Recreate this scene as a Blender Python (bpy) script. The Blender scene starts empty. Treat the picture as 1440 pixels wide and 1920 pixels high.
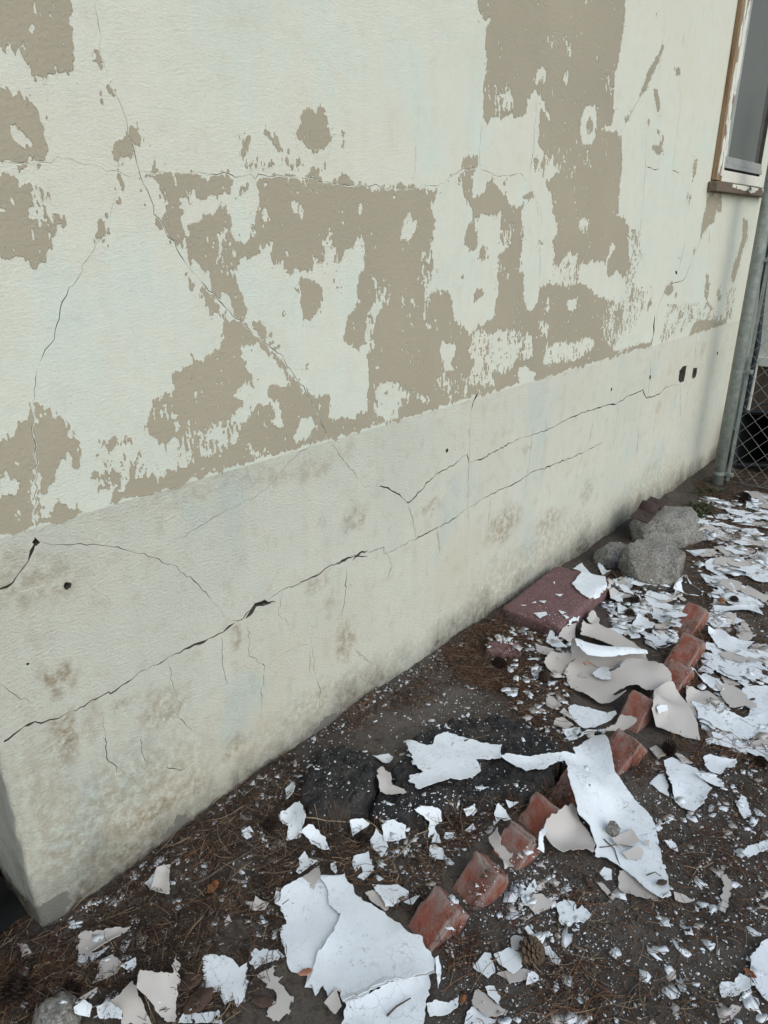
import bpy, bmesh, math, random
import numpy as np
from mathutils import Vector, Matrix
from mathutils.geometry import delaunay_2d_cdt

# ------------------------------------------------------------------ camera, sky, sun, exposure
scene = bpy.context.scene
col = scene.collection
FPX = 1337.0                      # focal length in photograph pixels (1440 x 1920)
PITCH = math.radians(21.5)        # camera looks down
HEAD = math.radians(40.7)         # heading, measured from the wall direction (+X)
CAM = np.array([0.0, -1.363, 1.5])
hv = np.array([math.cos(HEAD), math.sin(HEAD), 0.0])
rv = np.array([math.sin(HEAD), -math.cos(HEAD), 0.0])
zv = np.array([0.0, 0.0, 1.0])
fv = hv * math.cos(PITCH) - zv * math.sin(PITCH)
uv_ = hv * math.sin(PITCH) + zv * math.cos(PITCH)

cam_d = bpy.data.cameras.new('camera')
cam = bpy.data.objects.new('camera', cam_d)
col.objects.link(cam)
cam_d.sensor_fit = 'VERTICAL'
cam_d.sensor_height = 36.0
cam_d.lens = FPX / 1920.0 * 36.0
cam_d.clip_start = 0.02
cam_d.clip_end = 400.0
M = Matrix(((rv[0], uv_[0], -fv[0], CAM[0]), (rv[1], uv_[1], -fv[1], CAM[1]), (rv[2], uv_[2], -fv[2], CAM[2]), (0, 0, 0, 1)))
cam.matrix_world = M
scene.camera = cam

SUN_EL = math.radians(36)
SUN_AZ = math.radians(258)        # direction the light comes from, ccw from +X  (open side, beyond the camera)
sun_dir = Vector((math.cos(SUN_EL) * math.cos(SUN_AZ), math.cos(SUN_EL) * math.sin(SUN_AZ), math.sin(SUN_EL)))
world = bpy.data.worlds.new('World')
scene.world = world
world.use_nodes = True
wn = world.node_tree
wn.nodes.clear()
sky = wn.nodes.new('ShaderNodeTexSky')
sky.sky_type = 'NISHITA'
sky.sun_disc = False
sky.sun_elevation = SUN_EL
sky.sun_rotation = math.pi / 2 - SUN_AZ
sky.air_density = 1.0
sky.dust_density = 0.8
sky.ozone_density = 1.0
bgn = wn.nodes.new('ShaderNodeBackground')
bgn.inputs['Strength'].default_value = 0.13
wout = wn.nodes.new('ShaderNodeOutputWorld')
wn.links.new(sky.outputs[0], bgn.inputs[0])
wn.links.new(bgn.outputs[0], wout.inputs[0])

sun_d = bpy.data.lights.new('sun', 'SUN')
sun_d.energy = 1.0
sun_d.angle = math.radians(60)
sun_d.color = (1.0, 0.965, 0.82)
sun = bpy.data.objects.new('sun', sun_d)
col.objects.link(sun)
sun.rotation_euler = sun_dir.to_track_quat('Z', 'Y').to_euler()
sun.location = (0, -3, 6)

vs = scene.view_settings
vs.view_transform = 'Standard'
vs.look = 'None'
vs.exposure = 0.60
vs.gamma = 1.0
vs.use_curve_mapping = False
scene.cycles.use_adaptive_sampling = True
scene.cycles.adaptive_threshold = 0.02
scene.cycles.max_bounces = 6
scene.cycles.diffuse_bounces = 3

random.seed(7)
RNG = np.random.default_rng(7)

# ------------------------------------------------------------------ helpers: projection
def rays(px, py):
    px = np.asarray(px, float); py = np.asarray(py, float)
    return (rv[None] * (px[:, None] - 720) - uv_[None] * (py[:, None] - 960) + fv[None] * FPX) / FPX

def to_px(p):
    d = np.asarray(p, float) - CAM
    zc = d @ fv
    return 720 + FPX * (d @ rv) / zc, 960 - FPX * (d @ uv_) / zc

def on_wall(pts, y=0.0):
    pts = np.asarray(pts, float)
    d = rays(pts[:, 0], pts[:, 1])
    t = (y - CAM[1]) / d[:, 1]
    p = CAM + d * t[:, None]
    return p[:, [0, 2]]

def on_ground(pts, z=0.0):
    pts = np.asarray(pts, float)
    d = rays(pts[:, 0], pts[:, 1])
    t = (np.asarray(z) - CAM[2]) / d[:, 2]
    p = CAM + d * t[:, None]
    return p[:, :2]

ZOOM = {'A': (0, 0, 2), 'B': (720, 0, 2), 'C': (0, 500, 2), 'D': (720, 400, 2), 'p': (0, 0, 1), 'L': (0, 1000, 2),
        'z1': (0, 1400, 3.6), 'z2': (360, 1400, 3.6), 'z3': (720, 1400, 3.6), 'z4': (1040, 1400, 3.6),
        'z5': (640, 1120, 3.6), 'z6': (920, 1020, 4.8), 'z7': (1140, 1020, 4.8)}

def PX(tag, s):
    ox, oy, k = ZOOM[tag]
    v = [float(a) for a in s.replace(',', ' ').split()]
    return np.array([(ox + v[i] / k, oy + v[i + 1] / k) for i in range(0, len(v), 2)])

# ------------------------------------------------------------------ helpers: noise
def vnoise(x, y, seed=0):
    x = np.asarray(x, float); y = np.asarray(y, float)
    xi = np.floor(x).astype(np.int64); yi = np.floor(y).astype(np.int64)
    fx = x - xi; fy = y - yi
    fx = fx * fx * (3 - 2 * fx); fy = fy * fy * (3 - 2 * fy)
    def h(a, b):
        n = (a * 374761393 + b * 668265263 + seed * 1442695041) & 0xFFFFFFFF
        n = ((n ^ (n >> 13)) * 1274126177) & 0xFFFFFFFF
        n = n ^ (n >> 16)
        return (n & 0xFFFF) / 65535.0
    a = h(xi, yi); b = h(xi + 1, yi); c = h(xi, yi + 1); d = h(xi + 1, yi + 1)
    return (a * (1 - fx) + b * fx) * (1 - fy) + (c * (1 - fx) + d * fx) * fy

def fbm(x, y, seed=0, octs=4, gain=0.5):
    s = 0.0; a = 1.0; t = 0.0
    for k in range(octs):
        s = s + a * vnoise(x * 2 ** k, y * 2 ** k, seed + k * 17); t += a; a *= gain
    return s / t

def in_poly(x, y, poly):
    inside = np.zeros(x.shape, bool)
    n = len(poly); j = n - 1
    for i in range(n):
        xi, yi = poly[i]; xj, yj = poly[j]
        if yi != yj:
            c = ((yi > y) != (yj > y)) & (x < (xj - xi) * (y - yi) / (yj - yi) + xi)
            inside ^= c
        j = i
    return inside

def seg_dist(x, y, pl, closed=False):
    d = np.full(x.shape, 1e9)
    n = len(pl)
    for i in range(n if closed else n - 1):
        ax, ay = pl[i]; bx, by = pl[(i + 1) % n]
        vx, vy = bx - ax, by - ay
        L = vx * vx + vy * vy + 1e-12
        t = np.clip(((x - ax) * vx + (y - ay) * vy) / L, 0, 1)
        d = np.minimum(d, np.hypot(x - ax - t * vx, y - ay - t * vy))
    return d

# ------------------------------------------------------------------ helpers: objects
def mesh_obj(name, verts, faces, mats, parent=None, fmat=None, smooth=False):
    me = bpy.data.meshes.new(name)
    me.from_pydata([tuple(v) for v in verts], [], [tuple(f) for f in faces])
    for m in (mats if isinstance(mats, (list, tuple)) else [mats]):
        me.materials.append(m)
    if fmat is not None:
        me.polygons.foreach_set('material_index', np.asarray(fmat, np.int32))
    if smooth:
        me.polygons.foreach_set('use_smooth', np.ones(len(me.polygons), bool))
    me.update()
    o = bpy.data.objects.new(name, me)
    col.objects.link(o)
    if parent is not None:
        o.parent = parent
    return o

def big_mesh(name, V, Q, mats, parent=None, smooth=False, colors=None):
    """V (n,3) float, Q list of int arrays (m,k) - fast path"""
    me = bpy.data.meshes.new(name)
    V = np.asarray(V, np.float32)
    me.vertices.add(len(V)); me.vertices.foreach_set('co', V.ravel())
    starts = []; totals = []; loops = []; off = 0
    for q in Q:
        q = np.asarray(q, np.int32)
        if len(q) == 0: continue
        k = q.shape[1]
        starts.append(off + np.arange(len(q)) * k); totals.append(np.full(len(q), k)); loops.append(q.ravel()); off += q.size
    st = np.concatenate(starts).astype(np.int32); tt = np.concatenate(totals).astype(np.int32); lp = np.concatenate(loops).astype(np.int32)
    me.loops.add(len(lp)); me.loops.foreach_set('vertex_index', lp)
    me.polygons.add(len(st)); me.polygons.foreach_set('loop_start', st); me.polygons.foreach_set('loop_total', tt)
    if smooth:
        me.polygons.foreach_set('use_smooth', np.ones(len(st), bool))
    for m in (mats if isinstance(mats, (list, tuple)) else [mats]):
        me.materials.append(m)
    me.update(calc_edges=True)
    if colors is not None:
        at = me.color_attributes.new('tint', 'FLOAT_COLOR', 'POINT')
        at.data.foreach_set('color', np.asarray(colors, np.float32).ravel())
    o = bpy.data.objects.new(name, me)
    col.objects.link(o)
    if parent is not None: o.parent = parent
    return o

def empty(name, loc=(0, 0, 0)):
    o = bpy.data.objects.new(name, None)
    o.location = loc
    o.empty_display_size = 0.05
    col.objects.link(o)
    return o

def tag(o, label=None, cat=None, group=None, kind=None):
    if label: o['label'] = label
    if cat: o['category'] = cat
    if group: o['group'] = group
    if kind: o['kind'] = kind
    return o

def box_geo(x0, x1, y0, y1, z0, z1):
    v = [(x0, y0, z0), (x1, y0, z0), (x1, y1, z0), (x0, y1, z0), (x0, y0, z1), (x1, y0, z1), (x1, y1, z1), (x0, y1, z1)]
    f = [(0, 3, 2, 1), (4, 5, 6, 7), (0, 1, 5, 4), (1, 2, 6, 5), (2, 3, 7, 6), (3, 0, 4, 7)]
    return v, f

def box(name, x0, x1, y0, y1, z0, z1, mat, parent=None, bevel=0.0):
    v, f = box_geo(x0, x1, y0, y1, z0, z1)
    o = mesh_obj(name, v, f, mat, parent)
    if bevel > 0:
        bm = bmesh.new(); bm.from_mesh(o.data)
        bmesh.ops.bevel(bm, geom=bm.edges[:], offset=bevel, segments=2, affect='EDGES', profile=0.6)
        bm.to_mesh(o.data); bm.free()
    return o

def rounded_box(name, l, w, t, r, mat, parent=None, n=8, rough=0.0015, seed=1, chip=0.0):
    """noisy worn block centred at the origin, subdivided so that edges round off and chip"""
    bm = bmesh.new()
    bmesh.ops.create_cube(bm, size=2.0)
    bmesh.ops.subdivide_edges(bm, edges=bm.edges[:], cuts=n, use_grid_fill=True)
    hx, hy, hz = l / 2, w / 2, t / 2
    rs = random.Random(seed)
    ox, oy, oz = rs.random() * 50, rs.random() * 50, rs.random() * 50
    from mathutils import noise as mn
    for v in bm.verts:
        p = Vector((v.co.x, v.co.y, v.co.z))
        # concentrate the loops at the edges
        q = Vector([math.copysign(abs(c) ** 0.6, c) for c in p])
        q = Vector((q.x * hx, q.y * hy, q.z * hz))
        inner = Vector((max(-hx + r, min(hx - r, q.x)), max(-hy + r, min(hy - r, q.y)), max(-hz + r, min(hz - r, q.z))))
        d = q - inner
        if d.length > 1e-9:
            q = inner + d.normalized() * r
        nn = mn.noise(Vector((q.x * 45 + ox, q.y * 45 + oy, q.z * 45 + oz))) * rough + mn.noise(Vector((q.x * 130 + ox, q.y * 130 + oy, q.z * 130))) * rough * 0.5
        edge = sum(1 for a, b in ((q.x, hx), (q.y, hy), (q.z, hz)) if abs(a) > b - r * 1.3)
        if chip and edge >= 2:
            c = mn.noise(Vector((q.x * 25 + oy, q.y * 25 + oz, q.z * 25 + ox)))
            if c > 0.1: nn -= chip * (c - 0.1) * 3
        nd = q - inner
        nd = nd.normalized() if nd.length > 1e-9 else q.normalized()
        v.co = q + nd * nn
    me = bpy.data.meshes.new(name); bm.to_mesh(me); bm.free()
    me.materials.append(mat)
    me.polygons.foreach_set('use_smooth', np.ones(len(me.polygons), bool))
    o = bpy.data.objects.new(name, me); col.objects.link(o)
    if parent is not None: o.parent = parent
    return o

def tube_geo(pts, rad, n=6, closed_ends=True):
    pts = [Vector(p) for p in pts]
    if not hasattr(rad, '__len__'): rad = [rad] * len(pts)
    V = []; Fc = []
    prev = None
    for i, p in enumerate(pts):
        d = (pts[min(i + 1, len(pts) - 1)] - pts[max(i - 1, 0)]).normalized()
        a = Vector((0, 0, 1)) if abs(d.z) < 0.9 else Vector((1, 0, 0))
        if prev is not None: a = prev
        s = (a - d * a.dot(d)).normalized(); prev = s
        b = d.cross(s)
        for k in range(n):
            an = 2 * math.pi * k / n
            V.append(p + (s * math.cos(an) + b * math.sin(an)) * rad[i])
    for i in range(len(pts) - 1):
        for k in range(n):
            k2 = (k + 1) % n
            Fc.append((i * n + k, i * n + k2, (i + 1) * n + k2, (i + 1) * n + k))
    if closed_ends:
        Fc.append(tuple(range(n - 1, -1, -1))); m = (len(pts) - 1) * n
        Fc.append(tuple(m + k for k in range(n)))
    return V, Fc

def tube(name, pts, rad, mat, parent=None, n=6, smooth=True):
    V, Fc = tube_geo(pts, rad, n)
    return mesh_obj(name, V, Fc, mat, parent, smooth=smooth)

# ------------------------------------------------------------------ materials
class NT:
    def __init__(s, name, rough=0.9, spec=0.3):
        s.m = bpy.data.materials.new(name); s.m.use_nodes = True
        s.t = s.m.node_tree; s.n = s.t.nodes
        s.b = s.n['Principled BSDF']
        s.b.inputs['Roughness'].default_value = rough
        s.b.inputs['Specular IOR Level'].default_value = spec
        s.geo = s.n.new('ShaderNodeNewGeometry')
        s.tc = s.n.new('ShaderNodeTexCoord')
    def L(s, a, b): s.t.links.new(a, b)
    def pos(s, scale=(1, 1, 1), obj=False, rot=(0, 0, 0), loc=(0, 0, 0)):
        mp = s.n.new('ShaderNodeMapping')
        mp.inputs['Scale'].default_value = scale; mp.inputs['Rotation'].default_value = rot; mp.inputs['Location'].default_value = loc
        s.L(s.tc.outputs['Object'] if obj else s.geo.outputs['Position'], mp.inputs['Vector'])
        return mp.outputs[0]
    def noise(s, scale, detail=4, rough=0.5, vec=None, dist=0.0, obj=False):
        nd = s.n.new('ShaderNodeTexNoise'); nd.inputs['Scale'].default_value = scale; nd.inputs['Detail'].default_value = detail
        nd.inputs['Roughness'].default_value = rough; nd.inputs['Distortion'].default_value = dist
        s.L(vec if vec is not None else (s.tc.outputs['Object'] if obj else s.geo.outputs['Position']), nd.inputs['Vector'])
        return nd.outputs['Fac']
    def voro(s, scale, feature='F1', vec=None, obj=False, out='Distance'):
        nd = s.n.new('ShaderNodeTexVoronoi'); nd.feature = feature; nd.inputs['Scale'].default_value = scale
        s.L(vec if vec is not None else (s.tc.outputs['Object'] if obj else s.geo.outputs['Position']), nd.inputs['Vector'])
        return nd.outputs[out]
    def ramp(s, fac, stops, interp='LINEAR'):
        r = s.n.new('ShaderNodeValToRGB'); r.color_ramp.interpolation = interp
        e = r.color_ramp.elements
        while len(e) < len(stops): e.new(0.5)
        for i, (p, c) in enumerate(stops):
            e[i].position = p
            e[i].color = (c, c, c, 1) if not hasattr(c, '__len__') else (*c, 1)
        s.L(fac, r.inputs[0]); return r.outputs[0]
    def mix(s, fac, a, b, mode='MIX'):
        x = s.n.new('ShaderNodeMix'); x.data_type = 'RGBA'; x.blend_type = mode
        for sock, v in ((x.inputs[0], fac), (x.inputs[6], a), (x.inputs[7], b)):
            if hasattr(v, 'is_output') or isinstance(v, bpy.types.NodeSocket): s.L(v, sock)
            elif hasattr(v, '__len__'): sock.default_value = (*v, 1)
            else: sock.default_value = v
        return x.outputs[2]
    def math(s, op, a, b=0.0, clamp=False):
        x = s.n.new('ShaderNodeMath'); x.operation = op; x.use_clamp = clamp
        for sock, v in ((x.inputs[0], a), (x.inputs[1], b)):
            if isinstance(v, bpy.types.NodeSocket): s.L(v, sock)
            else: sock.default_value = v
        return x.outputs[0]
    def col(s, c):
        if isinstance(c, bpy.types.NodeSocket): s.L(c, s.b.inputs['Base Color'])
        else: s.b.inputs['Base Color'].default_value = (*c, 1)
    def bump(s, h, strength=0.3, dist=0.002, prev=None):
        bp = s.n.new('ShaderNodeBump'); bp.inputs['Strength'].default_value = strength; bp.inputs['Distance'].default_value = dist
        s.L(h, bp.inputs['Height'])
        if prev is not None: s.L(prev, bp.inputs['Normal'])
        s.L(bp.outputs[0], s.b.inputs['Normal']); return bp.outputs[0]

def wall_patches(m, blobs, warp=0.06):
    """irregular patches (stains, bare mortar, broad darkening): blobs are (X, Z, rx, rz, strength) on the wall"""
    ns = m.n.new('ShaderNodeTexNoise'); ns.inputs['Scale'].default_value = 13; ns.inputs['Detail'].default_value = 8; ns.inputs['Roughness'].default_value = 0.68
    m.L(m.geo.outputs['Position'], ns.inputs['Vector'])
    off = m.n.new('ShaderNodeVectorMath'); off.operation = 'MULTIPLY_ADD'
    m.L(ns.outputs['Color'], off.inputs[0]); off.inputs[1].default_value = (warp * 2,) * 3
    add = m.n.new('ShaderNodeVectorMath'); add.operation = 'SUBTRACT'
    m.L(m.geo.outputs['Position'], add.inputs[0]); add.inputs[1].default_value = (warp,) * 3
    m.L(add.outputs[0], off.inputs[2])
    acc = None
    for (X, Z, rx, rz, st) in blobs:
        mp = m.n.new('ShaderNodeMapping'); mp.vector_type = 'POINT'
        mp.inputs['Location'].default_value = (-X / rx, 0, -Z / rz); mp.inputs['Scale'].default_value = (1 / rx, 0.0, 1 / rz)
        m.L(off.outputs[0], mp.inputs['Vector'])
        ln = m.n.new('ShaderNodeVectorMath'); ln.operation = 'LENGTH'; m.L(mp.outputs[0], ln.inputs[0])
        mr = m.n.new('ShaderNodeMapRange'); mr.interpolation_type = 'SMOOTHSTEP'
        mr.inputs['From Min'].default_value = 1.15; mr.inputs['From Max'].default_value = 0.25
        mr.inputs['To Min'].default_value = 0; mr.inputs['To Max'].default_value = st
        m.L(ln.outputs['Value'], mr.inputs['Value'])
        acc = mr.outputs[0] if acc is None else m.math('MAXIMUM', acc, mr.outputs[0])
    return acc

def mat_plaster(name, lower):
    m = NT(name, 0.92, 0.2)
    big = m.noise(1.6, 4, 0.55)
    if lower:
        c = m.ramp(big, [(0.28, (0.65, 0.66, 0.56)), (0.5, (0.72, 0.715, 0.605)), (0.72, (0.69, 0.66, 0.535))])
    else:
        c = m.ramp(big, [(0.28, (0.60, 0.63, 0.545)), (0.5, (0.66, 0.67, 0.575)), (0.72, (0.655, 0.645, 0.535))])
    # thin mint / cream wash where an older coat shows
    mint = m.noise(3.3, 5, 0.6, vec=m.pos((1, 1, 0.6)))
    c = m.mix(m.ramp(mint, [(0.55, 0.0), (0.66, 0.55)]), c, (0.56, 0.645, 0.60) if lower else (0.60, 0.685, 0.615))
    # vertical streaky wash
    st = m.noise(1.0, 5, 0.6, vec=m.pos((26, 26, 1.6)))
    c = m.mix(m.ramp(st, [(0.45, 0.0), (0.75, 0.25)]), c, (0.60, 0.585, 0.50))
    # stucco pit shade put into the colour as fine speckle, then grime mottle
    sp = m.noise(120, 6, 0.78, vec=m.pos((1, 1, 1.8), rot=(0, math.radians(22), 0)))
    c = m.mix(m.ramp(sp, [(0.52, 0.0), (0.70, 0.28 if lower else 0.18)]), c, (0.27, 0.25, 0.20))
    sp2 = m.noise(17, 6, 0.7)
    c = m.mix(m.ramp(sp2, [(0.52, 0.0), (0.72, 0.40 if lower else 0.2)]), c, (0.45, 0.41, 0.30))
    if lower:
        P = lambda tg, x, y: on_wall(PX(tg, f'{x} {y}'))[0]
        bl = [(0.62, 0.16, .34, .26, .55), (0.45, 0.30, .10, .3, .4), (1.3, .12, .5, .10, .4), (2.6, .16, .8, .14, .4), (3.9, .12, .8, .16, .45)]  # broad brown darkening low on the wall, first at the near end
        for (tg, x, y, rx, rz, s) in (('L', 240, 770, .048, .10, .95), ('L', 215, 540, .05, .045, .9), ('L', 350, 700, .03, .07, .45),
                                      ('L', 620, 660, .09, .08, .6), ('L', 460, 640, .05, .03, .6), ('L', 1290, 410, .05, .085, .75), ('L', 1190, 190, .07, .03, .5),
                                      ('L', 1240, 260, .04, .05, .45), ('L', 880, 400, .03, .04, .7), ('L', 880, 800, .07, .05, .65), ('L', 1210, 620, .05, .07, .6),
                                      ('L', 560, 1060, .16, .07, .8), ('L', 720, 940, .10, .05, .65), ('L', 250, 1190, .12, .10, .6), ('L', 150, 1060, .03, .06, .5),
                                      ('L', 140, 200, .13, .06, .5), ('L', 1300, 940, .1, .06, .4), ('C', 1330, 950, .07, .05, .6), ('L', 480, 1200, .10, .025, .9),
                                      ('D', 450, 1170, .16, .10, .7), ('D', 620, 1160, .2, .08, .6), ('D', 760, 1050, .08, .08, .45), ('D', 540, 870, .05, .03, .5), ('D', 180, 1105, .07, .03, .55),
                                      ('D', 1100, 1040, .35, .10, .6), ('D', 1000, 960, .2, .06, .35), ('C', 1110, 770, .25, .035, .35), ('C', 850, 800, .35, .035, .3), ('L', 60, 130, .07, .05, .4),
                                      ('D', 1195, 510, .05, .05, .4), ('D', 1030, 725, .06, .05, .4), ('L', 760, 1250, .15, .03, .5), ('L', 1100, 820, .10, .05, .6), ('D', 900, 1230, .3, .05, .5)):
            q = P(tg, x, y); bl.append((q[0], q[1], rx, rz, s))
        k = wall_patches(m, bl, 0.075)
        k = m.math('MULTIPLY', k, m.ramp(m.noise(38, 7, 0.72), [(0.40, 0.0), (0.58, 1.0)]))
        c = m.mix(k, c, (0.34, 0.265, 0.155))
        # splashed soil just above the ground line, ragged upper limit
        sx = m.n.new('ShaderNodeSeparateXYZ'); m.L(m.geo.outputs['Position'], sx.inputs[0])
        rag = m.math('MULTIPLY', m.noise(1.0, 6, 0.65, vec=m.pos((6, 6, 4))), 0.30)
        edge = m.math('SUBTRACT', rag, sx.outputs['Z'])
        spl = m.math('MULTIPLY', m.math('ADD', edge, 0.0, True), 7.0, True)
        spl = m.math('MULTIPLY', spl, m.ramp(m.noise(40, 5, 0.7), [(0.3, 0.45), (0.6, 1.0)]))
        c = m.mix(spl, c, (0.14, 0.12, 0.088))
        # bare grey mortar where the coat has spalled at the foot of the corner
        q = on_wall(PX('p', '85 1715'))[0]
        k2 = wall_patches(m, [(q[0] + .02, q[1] - 0.0, .055, .05, 1.0), (1.3, 0.03, .10, .03, .8), (1.02, 0.02, .08, .03, .7), (0.75, .035, .05, .03, .6)], 0.06)
        c = m.mix(m.ramp(k2, [(0.30, 0.0), (0.38, 0.9)]), c, (0.20, 0.19, 0.165))
    m.col(c)
    # trowelled relief
    h1 = m.noise(120 if lower else 150, 6, 0.72, vec=m.pos((1, 1, 1.5), rot=(0, math.radians(25), 0)))
    h2 = m.noise(1.0, 5, 0.65, vec=m.pos((45, 45, 190), rot=(0, math.radians(22), 0)))
    b1 = m.bump(h2, 0.55 if lower else 0.30, 0.004)
    b2 = m.bump(h1, 1.0 if lower else 0.45, 0.008, b1)
    h3 = m.noise(9, 3, 0.5)
    m.bump(h3, 0.4, 0.012, b2)
    return m.m

def mat_tan():
    m = NT('tan_paint', 0.72, 0.35)
    c = m.ramp(m.noise(2.2, 4, 0.5), [(0.3, (0.335, 0.30, 0.222)), (0.7, (0.38, 0.338, 0.25))])
    c = m.mix(m.ramp(m.noise(60, 4, 0.7), [(0.55, 0), (0.8, 0.2)]), c, (0.46, 0.42, 0.34))
    m.col(c)
    b1 = m.bump(m.noise(1.0, 4, 0.6, vec=m.pos((26, 26, 110), rot=(0, math.radians(20), 0))), 0.2, 0.004)
    m.bump(m.noise(110, 4, 0.6), 0.5, 0.004, b1)
    return m.m

def mat_flake(name, white):
    m = NT(name, 0.78 if white else 0.62, 0.3)
    oi = m.n.new('ShaderNodeObjectInfo')
    if white:
        c = m.ramp(m.noise(6, 4, 0.6), [(0.3, (0.70, 0.745, 0.775)), (0.7, (0.77, 0.805, 0.82))])
        c = m.mix(m.ramp(m.noise(26, 6, 0.7), [(0.46, 0), (0.70, 0.30)]), c, (0.55, 0.56, 0.56))
        c = m.mix(m.ramp(m.noise(190, 4, 0.8), [(0.62, 0), (0.68, 0.6)]), c, (0.30, 0.29, 0.27))
        # soil clinging in small smears
        d = m.math('MULTIPLY', m.ramp(m.noise(70, 6, 0.75), [(0.56, 0), (0.66, 1)]), m.ramp(m.noise(11, 4, 0.6), [(0.44, 0.0), (0.62, 0.95)]))
        c = m.mix(d, c, (0.22, 0.24, 0.21))
        # hair cracks of the brittle film
        wv = m.n.new('ShaderNodeTexNoise'); wv.inputs['Scale'].default_value = 30; wv.inputs['Detail'].default_value = 3
        m.L(m.geo.outputs['Position'], wv.inputs['Vector'])
        vm = m.n.new('ShaderNodeVectorMath'); vm.operation = 'MULTIPLY_ADD'; vm.inputs[1].default_value = (0.03,) * 3
        m.L(wv.outputs['Color'], vm.inputs[0]); m.L(m.geo.outputs['Position'], vm.inputs[2])
        ck = m.voro(22, 'DISTANCE_TO_EDGE', vec=vm.outputs[0])
        ck = m.math('MULTIPLY', m.ramp(ck, [(0.0, 1.0), (0.022, 0.0)]), m.ramp(m.noise(5, 3, 0.6), [(0.46, 0.0), (0.6, 0.55)]))
        c = m.mix(ck, c, (0.33, 0.34, 0.34))
    else:
        c = m.ramp(m.noise(5, 4, 0.6), [(0.3, (0.46, 0.425, 0.395)), (0.7, (0.53, 0.495, 0.455))])
        d = m.math('MULTIPLY', m.ramp(m.noise(120, 5, 0.75), [(0.6, 0), (0.68, 1)]), m.ramp(m.noise(14, 4, 0.6), [(0.5, 0.0), (0.68, 0.7)]))
        c = m.mix(d, c, (0.28, 0.26, 0.23))
    m.col(c)
    b = m.bump(m.noise(260, 4, 0.6), 0.25, 0.0015)
    m.bump(m.noise(22, 3, 0.5), 0.25, 0.003, b)
    return m.m

def mat_soil():
    m = NT('soil', 0.97, 0.15)
    c = m.ramp(m.noise(2.0, 5, 0.6), [(0.3, (0.062, 0.050, 0.041)), (0.5, (0.100, 0.084, 0.070)), (0.7, (0.155, 0.135, 0.115))])
    c = m.mix(m.ramp(m.noise(120, 5, 0.75), [(0.45, 0.0), (0.75, 0.7)]), c, (0.165, 0.145, 0.125))
    c = m.mix(m.ramp(m.noise(45, 5, 0.7), [(0.5, 0.0), (0.7, 0.7)]), c, (0.030, 0.021, 0.016))
    g = m.voro(170, 'F1')
    c = m.mix(m.ramp(g, [(0.0, 0.5), (0.16, 0.0)]), c, (0.25, 0.23, 0.21))
    m.col(c)
    b = m.bump(m.noise(60, 6, 0.7), 0.9, 0.012)
    m.bump(m.noise(260, 4, 0.7), 0.8, 0.004, b)
    return m.m

def mat_attr(name, rough=0.8, spec=0.25):
    m = NT(name, rough, spec)
    a = m.n.new('ShaderNodeAttribute'); a.attribute_name = 'tint'
    m.L(a.outputs['Color'], m.b.inputs['Base Color'])
    return m.m

def mat_brick():
    m = NT('brick', 0.88, 0.25)
    c = m.ramp(m.noise(14, 5, 0.6), [(0.3, (0.23, 0.070, 0.046)), (0.55, (0.30, 0.098, 0.064)), (0.75, (0.26, 0.110, 0.082))])
    g = m.noise(20, 6, 0.7)
    c = m.mix(m.ramp(g, [(0.44, 0.0), (0.62, 0.7)]), c, (0.28, 0.225, 0.20))
    c = m.mix(m.ramp(m.noise(33, 6, 0.75), [(0.60, 0.0), (0.68, 0.75)]), c, (0.42, 0.40, 0.37))
    # worn arrises gather mortar and dust
    pt = m.ramp(m.geo.outputs['Pointiness'], [(0.50, 0.0), (0.56, 0.8)])
    c = m.mix(pt, c, (0.30, 0.25, 0.22))
    m.col(c)
    b = m.bump(m.noise(150, 5, 0.7), 1.0, 0.005)
    m.bump(m.noise(40, 4, 0.6), 0.7, 0.007, b)
    return m.m

def mat_simple(name, stops, scale, rough=0.85, spec=0.3, bscale=120, bstr=0.5, bdist=0.003, obj=False, extra=None):
    m = NT(name, rough, spec)
    c = m.ramp(m.noise(scale, 5, 0.65, obj=obj), stops)
    if extra: c = extra(m, c)
    m.col(c)
    m.bump(m.noise(bscale, 5, 0.65, obj=obj), bstr, bdist)
    return m.m

def speck(scale, a, b, colr):
    return lambda m, c: m.mix(m.ramp(m.noise(scale, 4, 0.7), [(a, 0.0), (b, 0.85)]), c, colr)

MT = {}
MT['plaster'] = mat_plaster('plaster_upper', False)
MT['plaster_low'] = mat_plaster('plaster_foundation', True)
MT['tan'] = mat_tan()
MT['white'] = mat_flake('paint_film_inner_white', True)
MT['beige'] = mat_flake('paint_film_outer_beige', False)
MT['soil'] = mat_soil()
MT['brick'] = mat_brick()
MT['backing'] = mat_simple('crack_concrete', [(0.3, (0.07, 0.062, 0.05)), (0.7, (0.14, 0.125, 0.10))], 30)
MT['asphalt'] = mat_simple('asphalt', [(0.3, (0.022, 0.022, 0.022)), (0.7, (0.055, 0.053, 0.051))], 40, 0.95, 0.2, 110, 1.0, 0.010,
                           extra=lambda m, c: m.mix(m.ramp(m.noise(9, 6, 0.7), [(0.53, 0.0), (0.66, 0.6)]), speck(150, 0.60, 0.68, (0.16, 0.15, 0.14))(m, c), (0.105, 0.088, 0.072)))
def _stone(m, c):
    c = m.mix(m.ramp(m.noise(95, 4, 0.75), [(0.50, 0), (0.60, 0.8)]), c, (0.085, 0.08, 0.07))
    c = m.mix(m.ramp(m.noise(110, 4, 0.75, vec=m.pos((1, 1, 1), loc=(3, 5, 1))), [(0.55, 0), (0.63, 0.8)]), c, (0.46, 0.45, 0.42))
    return m.mix(m.ramp(m.noise(7, 4, 0.6), [(0.5, 0), (0.7, 0.55)]), c, (0.20, 0.175, 0.125))
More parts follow.
